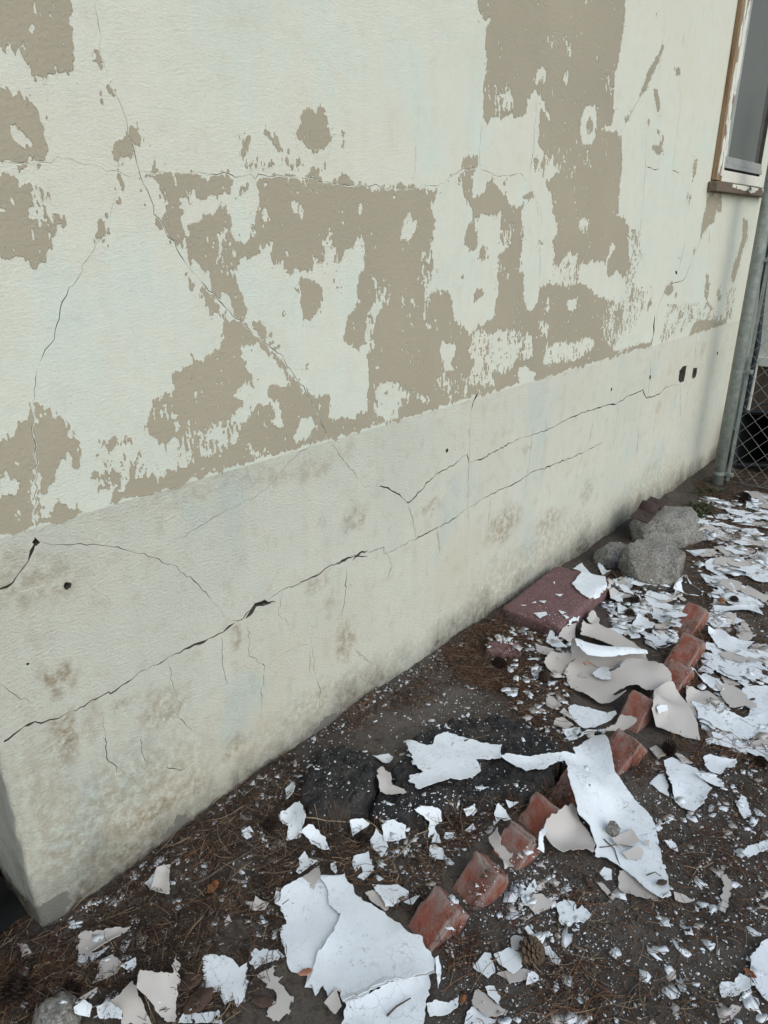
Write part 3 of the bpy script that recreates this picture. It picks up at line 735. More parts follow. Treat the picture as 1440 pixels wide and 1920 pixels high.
# ------------------------------------------------------------------ tan paint film left on the wall
TAN = [
 ('A', 1, '-60 -90 248 -90 255 30 270 110 276 180 274 250 262 298 228 268 206 232 195 290 150 298 130 255 100 225 75 215 40 195 10 185 -60 170'),
 ('A', 1, '-60 302 40 318 60 338 105 352 138 380 156 420 162 470 172 520 178 560 160 590 120 605 95 625 60 615 20 600 -60 595'),
 ('A', 0, '20 462 45 468 70 500 110 505 135 545 100 555 60 530 45 520'),
 ('A', 1, '-60 645 30 648 45 668 75 700 110 690 140 690 160 715 190 745 215 770 245 790 250 825 240 865 210 895 185 945 165 1000 130 1015 100 990 75 975 60 955 30 968 -60 965'),
 ('A', .28, '90 745 140 700 200 760 220 790 205 880 170 850 110 830'), ('A', 0, '25 745 45 738 68 770 60 780'), ('A', .55, '70 1005 125 1010 115 1048 72 1035'),
 ('A', 1, '358 210 375 205 386 255 355 238'), ('A', 1, '400 288 412 290 448 385 430 390 402 345 385 345 382 412 372 395 375 340 395 330'),
 ('A', 1, '485 462 510 490 518 530 500 560 490 595 465 590 450 605 418 590 408 545 412 525 450 540 470 510'), ('A', 1, '520 525 540 512 545 540 528 546'),
 ('A', 1, '428 638 450 640 475 665 468 710 445 690'), ('A', 1, '428 722 462 738 430 752'), ('A', 1, '385 785 395 790 393 850 405 850 395 905 355 910 360 870'),
 ('A', 1, '518 690 536 700 522 732'), ('A', 1, '524 766 546 780 530 802'), ('A', 1, '560 815 580 810 612 840 605 858 570 850'), ('A', 1, '540 725 560 735 563 750 545 745'),
 ('A', .9, '905 560 915 512 945 515 930 535 960 520 985 510 1005 485 1030 490 1040 520 1070 550 1095 545 1085 575 1040 570 1020 535 1000 520 985 535 940 530 925 580 940 620 975 640 930 625 905 595'),
 ('A', .46, '940 600 990 580 1060 590 1140 605 1130 630 1060 625 980 635'),
 ('A', 1, '1130 400 1160 400 1180 415 1200 392 1215 400 1230 450 1240 520 1235 545 1200 580 1150 550 1115 515 1115 480 1125 455'), ('A', 0, '1178 475 1195 470 1200 495 1190 500'),
 ('A', .3, '1255 480 1310 510 1330 560 1290 540'), ('A', .9, '1150 635 1185 640 1220 620 1225 640 1200 655 1205 672 1150 668'),
 ('A', 1, '525 655 570 640 640 642 760 648 880 657 865 720 845 730 780 720 760 738 700 715 660 740 662 770 682 790 680 850 700 880 695 910 660 915 640 890 612 830 615 760 608 720 595 670 550 665'),
 ('A', 1, '965 665 1040 655 1150 668 1210 690 1240 680 1300 655 1330 690 1375 690 1390 730 1440 705 1500 705 1500 1300 1290 1300 1300 1200 1325 1150 1345 1060 1365 1000 1370 900 1335 880 1320 925 1290 945 1270 1020 1240 1000 1245 950 1215 1000 1190 985 1180 945 1210 920 1260 885 1245 860 1200 925 1175 960 1170 1010 1120 1010 1090 1040 1070 1020 1060 975 1035 1000 1020 985 1015 905 990 925 940 970 905 960 900 990 870 1000 860 1015 800 1010 760 1015 720 1000 695 945 705 880 715 850 760 815 845 770 850 700 965 720'),
 ('A', 0, '848 735 880 690 875 660 965 665 975 730 972 790 955 830 950 890 905 922 870 905 865 830 848 790'), ('A', .9, '890 710 915 680 930 690 935 715 880 722'),
 ('A', 0, '985 790 1005 795 1008 830 985 820'), ('A', 0, '1065 755 1090 740 1140 790 1140 820 1110 815'), ('A', 0, '1340 770 1355 740 1360 790 1340 795'), ('A', 0, '1278 805 1290 815 1282 830'), ('A', 0, '1070 935 1100 965 1075 970'),
 ('A', .6, '790 880 860 850 900 960 880 1010 800 1010'), ('A', .4, '700 960 760 1000 740 1015 700 985'), ('A', .35, '1180 940 1260 900 1270 1010 1200 1000'),
 ('A', .75, '690 1030 720 1040 780 1100 830 1150 855 1170 830 1205 790 1165 750 1120 700 1060'), ('A', 1, '780 1025 880 1030 890 1080 915 1130 920 1200 880 1180 855 1100 840 1095 830 1125 790 1085'),
 ('A', 1, '1122 1040 1180 1055 1205 1095 1195 1150 1180 1198 1140 1195 1128 1140'), ('A', 1, '1054 1150 1066 1158 1070 1202 1060 1198'), ('A', .35, '1250 1040 1272 1040 1268 1120 1255 1110'), ('A', .7, '925 1205 950 1210 1010 1270 1040 1300 1000 1290'),
 ('C', 1, '640 400 690 375 745 360 790 320 830 290 835 205 870 190 890 300 920 340 935 400 955 440 900 455 865 490 905 510 890 545 850 570 790 600 745 650 700 670 660 640 610 650 580 640 530 605 560 560 570 520 590 480 645 460 650 430'),
 ('C', 1, '860 190 920 215 960 260 1010 300 1060 350 1100 410 1140 470 1160 480 1240 485 1245 520 1230 560 1250 580 1330 555 1400 535 1440 510 1500 490 1500 590 1440 590 1330 630 1240 645 1180 660 1080 695 990 720 960 740 900 745 820 770 760 805 660 840 590 858 500 870 480 895 430 900 400 870 430 840 470 830 510 790 590 790 620 765 700 755 780 720 880 660 890 640 900 600 950 550 980 535 960 490 985 520 1005 530 1005 430 1030 440 1080 460 1065 390 1020 330 960 290 890 290 850 250'),
 ('C', .7, '940 205 970 210 1060 300 1085 350 1060 330 1000 270'),
 ('C', 0, '1010 490 1050 500 1045 580 1070 600 1040 625 1020 590 1030 560'), ('C', 0, '1120 560 1170 555 1185 600 1150 640 1085 660 1125 610'),
 ('C', .25, '370 640 500 640 560 650 620 760 500 790 450 830 380 830 330 780'), ('C', .9, '370 640 500 632 490 655 440 660 420 690 370 690'), ('C', .7, '335 770 420 755 425 785 350 790'), ('C', .65, '380 790 470 775 430 810'),
 ('C', .1, '580 530 640 550 670 520 680 550 640 565 590 555'), ('C', 0, '652 580 680 575 675 620 655 625'), ('C', 0, '690 600 740 620 720 650 700 640'), ('C', 0, '730 560 760 555 740 580'),
 ('C', .3, '600 660 740 600 880 560 900 620 800 690 700 740 620 740'), ('C', .75, '900 690 1080 640 1100 680 920 735'), ('C', .6, '690 745 780 705 860 660 850 690 720 750'),
 ('C', 1, '-60 680 30 640 70 580 110 560 125 505 180 520 225 560 255 590 258 660 290 655 308 680 290 720 310 750 280 750 265 700 225 725 215 790 205 820 160 815 140 740 125 800 130 880 120 940 135 940 160 930 210 900 260 890 290 910 340 920 330 935 250 960 180 980 110 1000 40 1020 -60 1030'),
 ('C', .3, '-60 800 70 790 75 840 20 860 -60 880'), ('C', 0, '100 830 150 760 165 880 115 900'), ('C', .1, '40 930 80 930 75 955 40 950'), ('C', 1, '130 830 180 820 195 845 175 862 135 855'), ('C', 1, '130 885 162 890 140 928'),
 ('C', .5, '112 560 130 560 140 760 120 760'), ('C', .55, '1130 345 1155 350 1150 385 1140 375'),
 # right part
 ('B', 1, '350 -80 905 -80 905 40 895 120 885 180 868 260 862 330 860 400 855 470 800 485 815 490 870 490 890 520 892 600 885 700 878 800 905 825 915 900 920 960 915 1020 900 1040 870 1010 840 1050 835 1000 870 910 850 920 830 985 800 975 740 990 710 960 695 940 660 990 640 980 632 900 650 870 640 820 632 760 620 710 600 690 640 660 700 620 700 560 640 540 625 600 600 560 580 540 582 470 590 400 575 350 570 320 540 380 535 420 500 440 460 430 440 445 415 420 385 455 370 440 372 330 380 260 385 200 380 130 400 70 370 60 355 30'),
 ('B', .0, '740 430 760 390 790 400 795 450 790 520 765 550 740 540'), ('B', .9, '755 450 775 440 785 480 765 510'), ('B', .15, '728 820 768 815 765 890 725 870'),
 ('B', 0, '580 350 600 380 615 430 640 440 610 450 590 400'), ('B', .2, '555 300 575 265 590 245 612 260 605 300 575 320'), ('B', .4, '608 80 622 140 642 170 630 188 612 150'), ('B', .35, '668 270 692 262 690 300 682 352'),
 ('B', .4, '828 260 862 330 850 362 828 350'), ('B', .45, '380 330 480 350 500 400 460 420 410 410'), ('B', .7, '640 540 720 560 720 660 640 640'), ('B', .5, '555 590 620 600 600 650 560 640'), ('B', .5, '720 0 790 -10 800 20 730 15'), ('B', .55, '680 120 720 240 710 260 670 130'), ('B', .6, '735 560 780 560 775 640 740 630'), ('B', .1, '628 330 645 340 640 370 630 360'),
 ('B', 1, '295 600 320 585 355 580 350 615 335 640 325 720 345 740 370 720 395 670 420 690 445 720 470 760 495 780 525 770 515 830 525 860 520 910 510 960 520 990 490 1010 520 1020 525 1100 530 1170 490 1200 520 1260 470 1230 440 1270 420 1220 415 1180 430 1050 430 950 470 930 440 900 435 820 440 790 400 815 370 810 335 825 355 890 340 940 300 920 300 890 330 800 315 750 300 720 295 660'),
 ('B', 1, '515 735 545 720 570 745 520 755'), ('B', 1, '443 682 462 668 456 702'), ('B', .72, '360 930 395 915 395 970 370 985'), ('B', 1, '340 1080 375 1065 370 1110 345 1130 335 1120'), ('B', 1, '288 1025 301 1018 299 1052'), ('B', 1, '574 900 592 910 585 932'), ('B', .4, '440 860 480 830 480 920 450 930'),
 ('B', 1, '-60 700 30 690 110 700 180 705 210 710 195 740 170 755 175 810 190 830 185 900 175 950 185 1000 175 1060 175 1110 200 1090 240 1100 250 1140 255 1200 265 1250 265 1330 -60 1330'),
 ('B', 0, '60 870 75 820 95 795 125 830 115 870 100 905 60 895'), ('B', .5, '140 940 170 940 175 1100 140 1090'), ('B', .3, '150 1090 170 1095 165 1250 150 1200'), ('B', .4, '90 945 112 950 110 970 95 968'), ('B', .6, '60 1100 130 1120 120 1150 50 1140'), ('B', .6, '250 655 300 655 290 700 230 680'),
 ('D', 1, '-60 440 -60 810 60 770 130 755 210 735 265 705 310 705 330 685 380 690 450 655 510 640 500 580 540 575 570 600 560 640 640 620 720 595 850 555 900 530 1000 510 1005 480 960 490 880 520 840 490 885 430 890 350 860 330 800 310 770 280 740 262 720 270 585 268 580 320 550 375 520 330 480 400 420 380 400 400 350 430 330 460 300 430 260 400 255 330 240 300 175 310 175 440'),
 ('D', .33, '330 440 440 440 480 430 560 460 560 540 500 560 450 600 400 590 420 650 330 650 300 630 340 560 310 520'), ('D', .2, '575 400 620 410 610 490 590 570 700 560 740 540 790 500 790 470 740 460 700 490 640 470 620 500'),
 ('D', .05, '210 490 265 485 270 530 250 560 265 590 230 590 215 540'), ('D', .25, '-40 640 60 630 100 690 60 740 40 780 -40 770'), ('D', 0, '592 400 610 320 625 310 615 370'), ('D', .1, '680 330 730 305 720 360 700 370'), ('D', .4, '60 650 160 680 150 710'), ('D', .6, '170 590 330 620 320 690 200 700'), ('D', .55, '-40 240 20 240 20 330 -40 360'),
 ('D', .3, '-62 370 -25 290 -22 340 -35 420 -32 490 -50 540 -70 480 -90 500 -75 420'),
 ('D', .36, '905 40 960 60 970 170 930 250 970 300 1000 260 980 350 930 460 900 440 890 330 910 230 930 150'), ('D', .3, '640 200 730 150 740 250 650 260'), ('D', .5, '820 340 890 340 900 420 870 500 820 480'),
 ('D', 1, '1060 270 1080 258 1086 290 1066 310 1050 300'), ('D', .5, '1090 360 1120 365 1100 440 1060 480 1040 480 1050 430'), ('D', .8, '1140 460 1160 420 1190 380 1210 330 1240 360 1245 400 1285 400 1280 415 1220 440 1150 460'), ('D', .8, '1198 290 1212 205 1222 260 1212 330'), ('D', .3, '1060 340 1190 330 1290 400 1180 400 1060 470'), ('D', .85, '985 350 1000 310 1005 350 985 375'), ('D', .8, '1090 300 1100 280 1098 320'), ('D', .75, '1245 290 1262 265 1260 330 1250 330'),
 ('B', 1, '1210 745 1230 720 1250 740 1264 728 1266 800 1246 780 1236 830 1215 850 1195 880 1178 925 1190 850'), ('B', .9, '1345 815 1366 830 1360 890 1335 980 1310 1062 1300 1040 1330 940 1345 880'), ('B', .6, '1310 830 1322 835 1312 860'), ('B', .45, '1280 1080 1320 1080 1300 1200 1280 1190'),
 ('B', 1, '1008 320 1028 345 1036 410 1024 422 1016 370'), ('B', 1, '1045 165 1050 175 1020 250 1002 290 985 335 955 372 955 355 990 270'), ('B', .9, '935 395 920 440 888 495 905 450'), ('B', 1, '1098 250 1112 262 1106 292 1094 282'), ('B', .8, '1018 488 1034 490 1024 522'), ('B', .9, '1048 495 1047 572 1030 582 998 548 1030 548'), ('B', 1, '988 440 999 448 989 492'), ('B', .85, '1162 608 1178 588 1172 640 1155 692'), ('B', .7, '1140 720 1152 730 1140 800'), ('B', 1, '1160 930 1170 925 1162 955'),('B', .8, '1015 34 1022 36 1018 46'), ('B', .9, '1100 965 1112 970 1104 990'),
]
def tan_film():
    k0 = 0.0015
    # node columns get coarser with distance along the wall, as the film is seen smaller there
    u = np.arange(0, 1300)
    X = (np.exp(u * k0 * 0.8) * (1 + 0.8 * (XL + 0.03)) - 1) / 0.8
    X = X[X < XR - 0.006]
    Z = np.arange(BAND - 0.008, 2.78, 0.0025)
    GX, GZ = np.meshgrid(X, Z)
    # ragged outlines: shift the traced outline by metric noise, streaks run vertically
    wx = (fbm(GX * 45, GZ * 22, 41, 3, 0.6) - 0.5) * 0.018 + (fbm(GX * 150, GZ * 75, 43, 3, .65) - 0.5) * 0.016
    wz = (fbm(GX * 55, GZ * 20, 47, 3, 0.6) - 0.5) * 0.026 + (fbm(GX * 180, GZ * 60, 49, 3, .65) - 0.5) * 0.030
    P3 = np.stack([(GX + wx).ravel(), np.zeros(GX.size), (GZ + wz).ravel()], -1)
    px, py = to_px(P3); px = px.reshape(GX.shape); py = py.reshape(GX.shape)
    mk = np.zeros(GX.shape, np.float32)
    for tg, v, s in TAN:
        pl = PX(tg, s)
        a, b = pl.min(0) - 1, pl.max(0) + 1
        sel = (px > a[0]) & (px < b[0]) & (py > a[1]) & (py < b[1])
        ii = np.nonzero(sel)
        ins = in_poly(px[ii], py[ii], pl)
        mk[ii[0][ins], ii[1][ins]] = v
    def blur(a, r):
        for ax in (0, 1):
            p = np.pad(a, [(r + 1, r) if k == ax else (0, 0) for k in (0, 1)], mode='edge')
            c = np.cumsum(p, ax)
            a = (np.take(c, np.arange(2 * r + 1, c.shape[ax]), ax) - np.take(c, np.arange(0, c.shape[ax] - 2 * r - 1), ax)) / (2 * r + 1)
        return a
    bw = blur(mk, 6)
    f = .62 * blur(mk, 1) + .38 * bw
    n1 = fbm(GX * 150, GZ * 55, 61, 4, 0.75)
    n2 = fbm(GX * 30, GZ * 13, 67, 3, 0.55)
    f = f + 1.7 * (n1 - 0.5) + 0.75 * (n2 - 0.5)
    # pin holes worn through the film
    pin = fbm(GX * 120, GZ * 75, 71, 2)
    f -= np.where((pin > 0.76) & (n2 > 0.50), 0.9, 0)
    f = np.where(bw > 0.985, np.maximum(f, np.where((pin > 0.75) & (n2 > .44), 0.0, 0.53)), f)
    f = np.where(bw < 0.02, np.minimum(f, 0.47), f)
    # it stops along the render line and splits over the cracks
    lim = BAND + 0.004 + 0.034 * (fbm(GX * 40, GX * 0 + 3, 81, 4) - 0.5)
    f = np.where(GZ < lim, 0.0, f)
    for pl, w in crack_lines:
        a, b = pl.min(0) - .02, pl.max(0) + .02
        ii = np.nonzero((GX > a[0]) & (GX < b[0]) & (GZ > a[1]) & (GZ < b[1]))
        if len(ii[0]) == 0: continue
        d = seg_dist(GX[ii], GZ[ii], pl)
        f[ii] = np.where(d < 0.0018 + w * 0.4, np.minimum(f[ii], 0.2), f[ii])
    f = np.where((GX > WIN[0] - 0.1) & (GZ > 1.70), 0.0, f)
    f[0, :] = f[-1, :] = 0; f[:, 0] = np.minimum(f[:, 0], 2); f[:, -1] = 0
    # ---- marching squares
    T = 0.5
    ny, nx = f.shape
    ins = f > T
    nid = np.arange(nx * ny).reshape(ny, nx)
    P0 = np.stack([GX, GZ], -1).reshape(-1, 2)
    th = np.clip((T - f[:, :-1]) / (f[:, 1:] - f[:, :-1] + 1e-12), 0.05, 0.95)
    PH = np.stack([GX[:, :-1] + th * (GX[:, 1:] - GX[:, :-1]), GZ[:, :-1]], -1).reshape(-1, 2)
    hid = nx * ny + np.arange(ny * (nx - 1)).reshape(ny, nx - 1)
    tv = np.clip((T - f[:-1]) / (f[1:] - f[:-1] + 1e-12), 0.05, 0.95)
    PV = np.stack([GX[:-1], GZ[:-1] + tv * (GZ[1:] - GZ[:-1])], -1).reshape(-1, 2)
    vid = nx * ny + ny * (nx - 1) + np.arange((ny - 1) * nx).reshape(ny - 1, nx)
    ALL = np.vstack([P0, PH, PV])
    c = [nid[:-1, :-1], nid[:-1, 1:], nid[1:, 1:], nid[1:, :-1]]
    e = [hid[:-1, :], vid[:, 1:], hid[1:, :], vid[:, :-1]]
    b = [ins[:-1, :-1], ins[:-1, 1:], ins[1:, 1:], ins[1:, :-1]]
    code = b[0] * 1 + b[1] * 2 + b[2] * 4 + b[3] * 8
    # ---- connected pieces of film (runs + union-find)
    on = code > 0
    lab = np.full(on.shape, -1, np.int32); par = []
    def find(a):
        while par[a] != a:
            par[a] = par[par[a]]; a = par[a]
        return a
    prev = []
    for r in range(on.shape[0]):
        row = on[r].astype(np.int8); d = np.diff(np.concatenate([[0], row, [0]]))
        s0 = np.nonzero(d == 1)[0]; s1 = np.nonzero(d == -1)[0]
        cur = []; pi = 0
        for a, z in zip(s0, s1):
            k = len(par); par.append(k); cur.append((a, z, k)); lab[r, a:z] = k
            while pi < len(prev) and prev[pi][1] <= a: pi += 1
            q = pi
            while q < len(prev) and prev[q][0] < z:
                ra, rb = find(prev[q][2]), find(k)
                if ra != rb: par[rb] = ra
                q += 1
        prev = cur
    root = np.array([find(k) for k in range(len(par))], np.int32)
    lab = np.where(lab >= 0, root[np.maximum(lab, 0)], -1)
    # size as seen: film cells shrink with distance, so the count of cells is the size in view
    ids, cnt = np.unique(lab[lab >= 0], return_counts=True)
    order = ids[np.argsort(-cnt)]; cs = np.sort(cnt)[::-1]
    big = [int(i) for i, n in zip(order, cs) if n >= 60][:110]
    group = np.zeros(len(par), np.int32)          # 0 = flecks
    for k, i in enumerate(big): group[i] = k + 1
    cellg = np.where(lab >= 0, group[np.maximum(lab, 0)], -1)
    def build(gi, name):
        sel = (cellg == gi) if gi else (cellg == 0)
        polys = {3: [], 4: [], 5: [], 6: []}; segs = []
        for cc in range(1, 16):
            m = sel & (code == cc)
            if not m.any(): continue
            seq = []
            for i in range(4):
                if cc >> i & 1: seq.append(('c', i))
                if (cc >> i & 1) != (cc >> ((i + 1) % 4) & 1): seq.append(('e', i))
            arr = np.stack([(c if t == 'c' else e)[i][m] for t, i in seq], -1)
            polys[len(seq)].append(arr)
            for k in range(len(seq)):
                if seq[k][0] == 'e' and seq[(k + 1) % len(seq)][0] == 'e':
                    segs.append(np.stack([arr[:, k], arr[:, (k + 1) % len(seq)]], -1))
        P = [np.vstack(v) for v in polys.values() if v]
        if not P: return
        used = np.unique(np.concatenate([p.ravel() for p in P]))
        mp = np.full(len(ALL), -1, np.int64); mp[used] = np.arange(len(used))
        XY = ALL[used]
        S = mp[np.vstack(segs)] if segs else np.zeros((0, 2), int)
        edge = np.zeros(len(used)); edge[S.ravel()] = 1
        yy = -0.0005 - 0.0005 * vnoise(XY[:, 0] * 12, XY[:, 1] * 12, 5) - edge * 0.0008 * vnoise(XY[:, 0] * 30, XY[:, 1] * 30, 8)
        V = np.stack([XY[:, 0], yy, XY[:, 1]], -1)
        n0 = len(V)
        bs = np.unique(S.ravel()); bm_ = np.full(n0, -1, np.int64); bm_[bs] = n0 + np.arange(len(bs))
        VB = V[bs].copy(); VB[:, 1] = 0.001
        V = np.vstack([V, VB])
        Q = [mp[p] for p in P]
        if len(S): Q.append(np.stack([S[:, 1], S[:, 0], bm_[S[:, 0]], bm_[S[:, 1]]], -1))
        o = hp(big_mesh(name, V, Q, MT['tan']))
        return o
    for k in range(len(big)): build(k + 1, 'paint_patch')
    fl = build(0, 'paint_flecks')
    if fl: fl['kind'] = 'stuff'
tan_film()

# ------------------------------------------------------------------ window
win = hp(empty('window', (4.6, 0, 1.8)))
def wpart(name, *a, **k):
    o = box(name, *a, **k); o.parent = win
    o.matrix_parent_inverse = (Matrix.Translation((4.6, 0, 1.8))).inverted(); return o
wpart('casing', 4.165, 4.265, -0.024, -0.001, 1.745, 3.05, MT['wood'], bevel=0.003)
wpart('window_stop', 4.266, 4.304, -0.014, 0.015, 1.80, 3.0, MT['alu'], bevel=0.002)
wpart('frame_stile', 4.305, 4.345, -0.012, 0.03, 1.812, 3.0, MT['alu'], bevel=0.002)
wpart('frame_stile', 4.346, 4.372, -0.006, 0.035, 1.85, 3.0, MT['alu'], bevel=0.002)
wpart('frame_rail', 4.3455, 5.02, -0.012, 0.03, 1.812, 1.832, MT['alu'], bevel=0.002)
wpart('frame_rail', 4.3735, 5.02, -0.006, 0.034, 1.8335, 1.868, MT['alu'], bevel=0.002)
wpart('apron_board', 4.267, 5.06, -0.010, 0.012, 1.746, 1.800, MT['cream'], bevel=0.002)
wpart('sill', 4.13, 5.10, -0.050, -0.002, 1.690, 1.738, MT['darkwood'], bevel=0.006)
wpart('pane', 4.373, 5.02, 0.020, 0.024, 1.869, 3.0, MT['glass'])
wpart('blind', 4.30, 5.02, 0.10, 0.104, 1.80, 3.0, MT['curtain'])
wpart('window_back', 4.29, 5.03, 0.19, 0.195, 1.79, 3.01, MT['dark'])
# remnants of white paint on casing and sill
def rags(n, seed, x0, x1, z0, z1, y, w, h, name='paint_remnant'):
    rs = random.Random(seed)
    for i in range(n):
        cx = rs.uniform(x0, x1); cz = rs.uniform(z0, z1); a = rs.uniform(.5, 1.2) * w; b = rs.uniform(.4, 1.3) * h
        k = 14; V = []; yi = y - i * 0.00012          # each remnant a hair above the one before
        for j in range(k):
            an = 2 * math.pi * j / k; r = rs.uniform(.55, 1.15)
            V.append((min(max(cx + a * r * math.cos(an), x0 - .004), x1 + .004), yi, min(max(cz + b * r * math.sin(an), z0 - .003), z1 + .003)))
        V += [(p[0], y + 0.0015, p[2]) for p in V]
        Fc = [tuple(range(k))] + [(j, j + k, (j + 1) % k + k, (j + 1) % k) for j in range(k)]
        o = mesh_obj(name, V, Fc, MT['cream']); o.parent = win; o.matrix_parent_inverse = Matrix.Translation((-4.6, 0, -1.8))
rags(44, 3, 4.185, 4.262, 1.77, 2.9, -0.0262, .022, .075)
rags(9, 5, 4.36, 5.03, 1.700, 1.730, -0.0515, .075, .016)

# ------------------------------------------------------------------ chain link fence
FX, FY = 4.65, -0.17
fence = empty('chain_link_fence', (FX, FY, 0))
tag(fence, 'galvanised chain link fence on a round post beside the house wall', 'fence')
def fp(o): o.parent = fence; o.matrix_parent_inverse = Matrix.Translation((-FX, -FY, 0)); return o
fp(tube('post', [(FX, FY, -0.1), (FX, FY, 1.0), (FX, FY, 2.2)], 0.034, MT['galv'], n=20))
fp(tube('post_cap', [(FX, FY, 2.2), (FX, FY, 2.22), (FX, FY, 2.24)], [0.037, 0.036, 0.012], MT['galv'], n=16))
fp(box('tension_bar', FX - 0.0045, FX + 0.0045, FY - 0.066, FY - 0.048, 0.03, 2.1, MT['galv'], bevel=0.001))
for z in (0.075, 0.72, 1.35, 1.95):
    ring = []
    for k in range(17):
        a = math.pi * 2 * k / 16
        ring.append((FX + 0.0365 * math.cos(a), FY + 0.0365 * math.sin(a), z))
    V = []; Fc = []
    for p in ring[:-1]:
        V += [(p[0], p[1], z - 0.011), (p[0], p[1], z + 0.011)]
    for k in range(16):
        a, b = 2 * k, 2 * ((k + 1) % 16)
        Fc.append((a, b, b + 1, a + 1))
    V2, F2 = box_geo(FX - 0.011, FX + 0.011, FY - 0.085, FY - 0.034, z - 0.011, z + 0.011)
    n = len(V); V += V2; Fc += [tuple(i + n for i in f) for f in F2]
    V3, F3 = tube_geo([(FX - 0.022, FY - 0.075, z), (FX + 0.02, FY - 0.075, z)], 0.008, 8)
    n = len(V); V += V3; Fc += [tuple(i + n for i in f) for f in F3]
    fp(mesh_obj('brace_band', V, Fc, MT['galv']))
D = 0.046                                # half diagonal of a diamond
for k in range(26):
    y0 = FY - 0.057 - k * D
    pts = []
    for j in range(0, 44):
        z = 0.035 + j * D * 1.08
        side = (j + k) % 2
        pts.append((FX + (0.003 if side else -0.003), y0 - side * D, z))
    fp(tube('wire', pts, 0.0017, MT['wire'], n=5))
fp(tube('bottom_wire', [(FX, FY - 0.03, 0.035), (FX, FY - 0.6, 0.03), (FX, FY - 1.3, 0.035)], 0.0022, MT['wire'], n=5))

# house beyond the fence, bin behind it
def on_X(pts, X):
    pts = np.asarray(pts, float); d = rays(pts[:, 0], pts[:, 1]); t = (X - CAM[0]) / d[:, 0]
    return (CAM + d * t[:, None])[:, 1:]
side = empty('wall_beyond_fence', (6.2, 0.0, 0))
tag(side, 'beige painted wall beyond the fence with a brown boarded vent', 'wall')
def sp_(o): o.parent = side; o.matrix_parent_inverse = Matrix.Translation((-6.2, 0, 0)); return o
sp_(box('wall', 6.2, 6.35, -1.4, 1.2, -0.1, 3.2, MT['plaster']))
va = on_X([(1404, 785), (1470, 690)], 6.19)
sp_(box('vent_board', 6.175, 6.198, min(va[:, 0]), max(va[:, 0]), min(va[:, 1]), max(va[:, 1]), MT['vent']))
y0, y1, z0, z1 = min(va[:, 0]), max(va[:, 0]), min(va[:, 1]), max(va[:, 1])
sp_(box('vent_frame', 6.15, 6.197, y1 + .001, y1 + 0.06, z0 - .06, z1 + .07, MT['cream'], bevel=.004))
sp_(box('vent_frame', 6.15, 6.197, y0, y1, z1 + .001, z1 + .07, MT['cream'], bevel=.004))
q = on_X([(1432, 530), (1418, 650)], 5.7)
strut = tag(tube('leaning_strut', [(5.7, q[0][0], q[0][1] + .3), (5.7, q[0][0], q[0][1]), (5.72, q[1][0], q[1][1]), (5.74, q[1][0] + .02, 0.0)], 0.022, MT['slate'], n=8), 'thin dark grey strut standing behind the wire fence', 'strut')

bin_ = empty('plastic_bin', (5.05, -0.36, 0.0))
tag(bin_, 'tipped black plastic bin lying behind the wire fence', 'bin')
def mk_bin():
    W_, Hh, Dp, t = 0.30, 0.34, 0.46, 0.012
    parts = {'wall': [box_geo(-t, 0, 0, W_, 0, Hh), ], }
    for (nm, g_) in (('bin_base', box_geo(Dp - t, Dp, t, W_ - t, t, Hh - t)), ('bin_side', box_geo(0, Dp, 0, t - .0005, 0, Hh)), ('bin_side', box_geo(0, Dp, W_ - t + .0005, W_, 0, Hh)),
                     ('bin_side', box_geo(0, Dp, t, W_ - t, 0, t - .0005)), ('bin_side', box_geo(0, Dp, t, W_ - t, Hh - t + .0005, Hh))):
        mesh_obj(nm, g_[0], g_[1], MT['black'], bin_)
    for g_ in (box_geo(-.02, .03, -.018, -.001, -.018, Hh + .018), box_geo(-.02, .03, W_ + .001, W_ + .018, -.018, Hh + .018), box_geo(-.02, .03, 0, W_, Hh + .001, Hh + .018), box_geo(-.02, .03, 0, W_, -.018, -.001)):
        mesh_obj('bin_rim', g_[0], g_[1], MT['slate'], bin_)
    mesh_obj('bin_handle', *tube_geo([(-.03, W_ * .3, Hh + .02), (-.05, W_ * .35, Hh + .05), (-.05, W_ * .65, Hh + .05), (-.03, W_ * .7, Hh + .02)], .009, 8), MT['slate'], bin_)
mk_bin()
bin_.rotation_euler = (math.radians(-14), math.radians(16), math.radians(-20))
bin_.location = (5.0, -0.44, 0.10)

# ------------------------------------------------------------------ running height of everything that lies on the ground
HC = 0.007
HX0, HY0 = -0.1, -1.9
HNX, HNY = int(5.6 / HC), int(1.93 / HC)
hgx, hgy = np.meshgrid(HX0 + np.arange(HNX) * HC, HY0 + np.arange(HNY) * HC)
HF = ground_h(hgx, hgy)
COVER = np.zeros(HF.shape, bool)           # cells that lie under a sheet of paint

def covered(x, y):
    i = np.clip(((np.asarray(x) - HX0) / HC).astype(int), 0, HNX - 1); j = np.clip(((np.asarray(y) - HY0) / HC).astype(int), 0, HNY - 1)
    return COVER[j, i]

def hs(x, y):
    x = np.asarray(x, float); y = np.asarray(y, float)
    i = np.clip((x - HX0) / HC, 0, HNX - 1.001); j = np.clip((y - HY0) / HC, 0, HNY - 1.001)
    i0 = i.astype(int); j0 = j.astype(int); a = i - i0; b = j - j0
    return (HF[j0, i0] * (1 - a) + HF[j0, i0 + 1] * a) * (1 - b) + (HF[j0 + 1, i0] * (1 - a) + HF[j0 + 1, i0 + 1] * a) * b

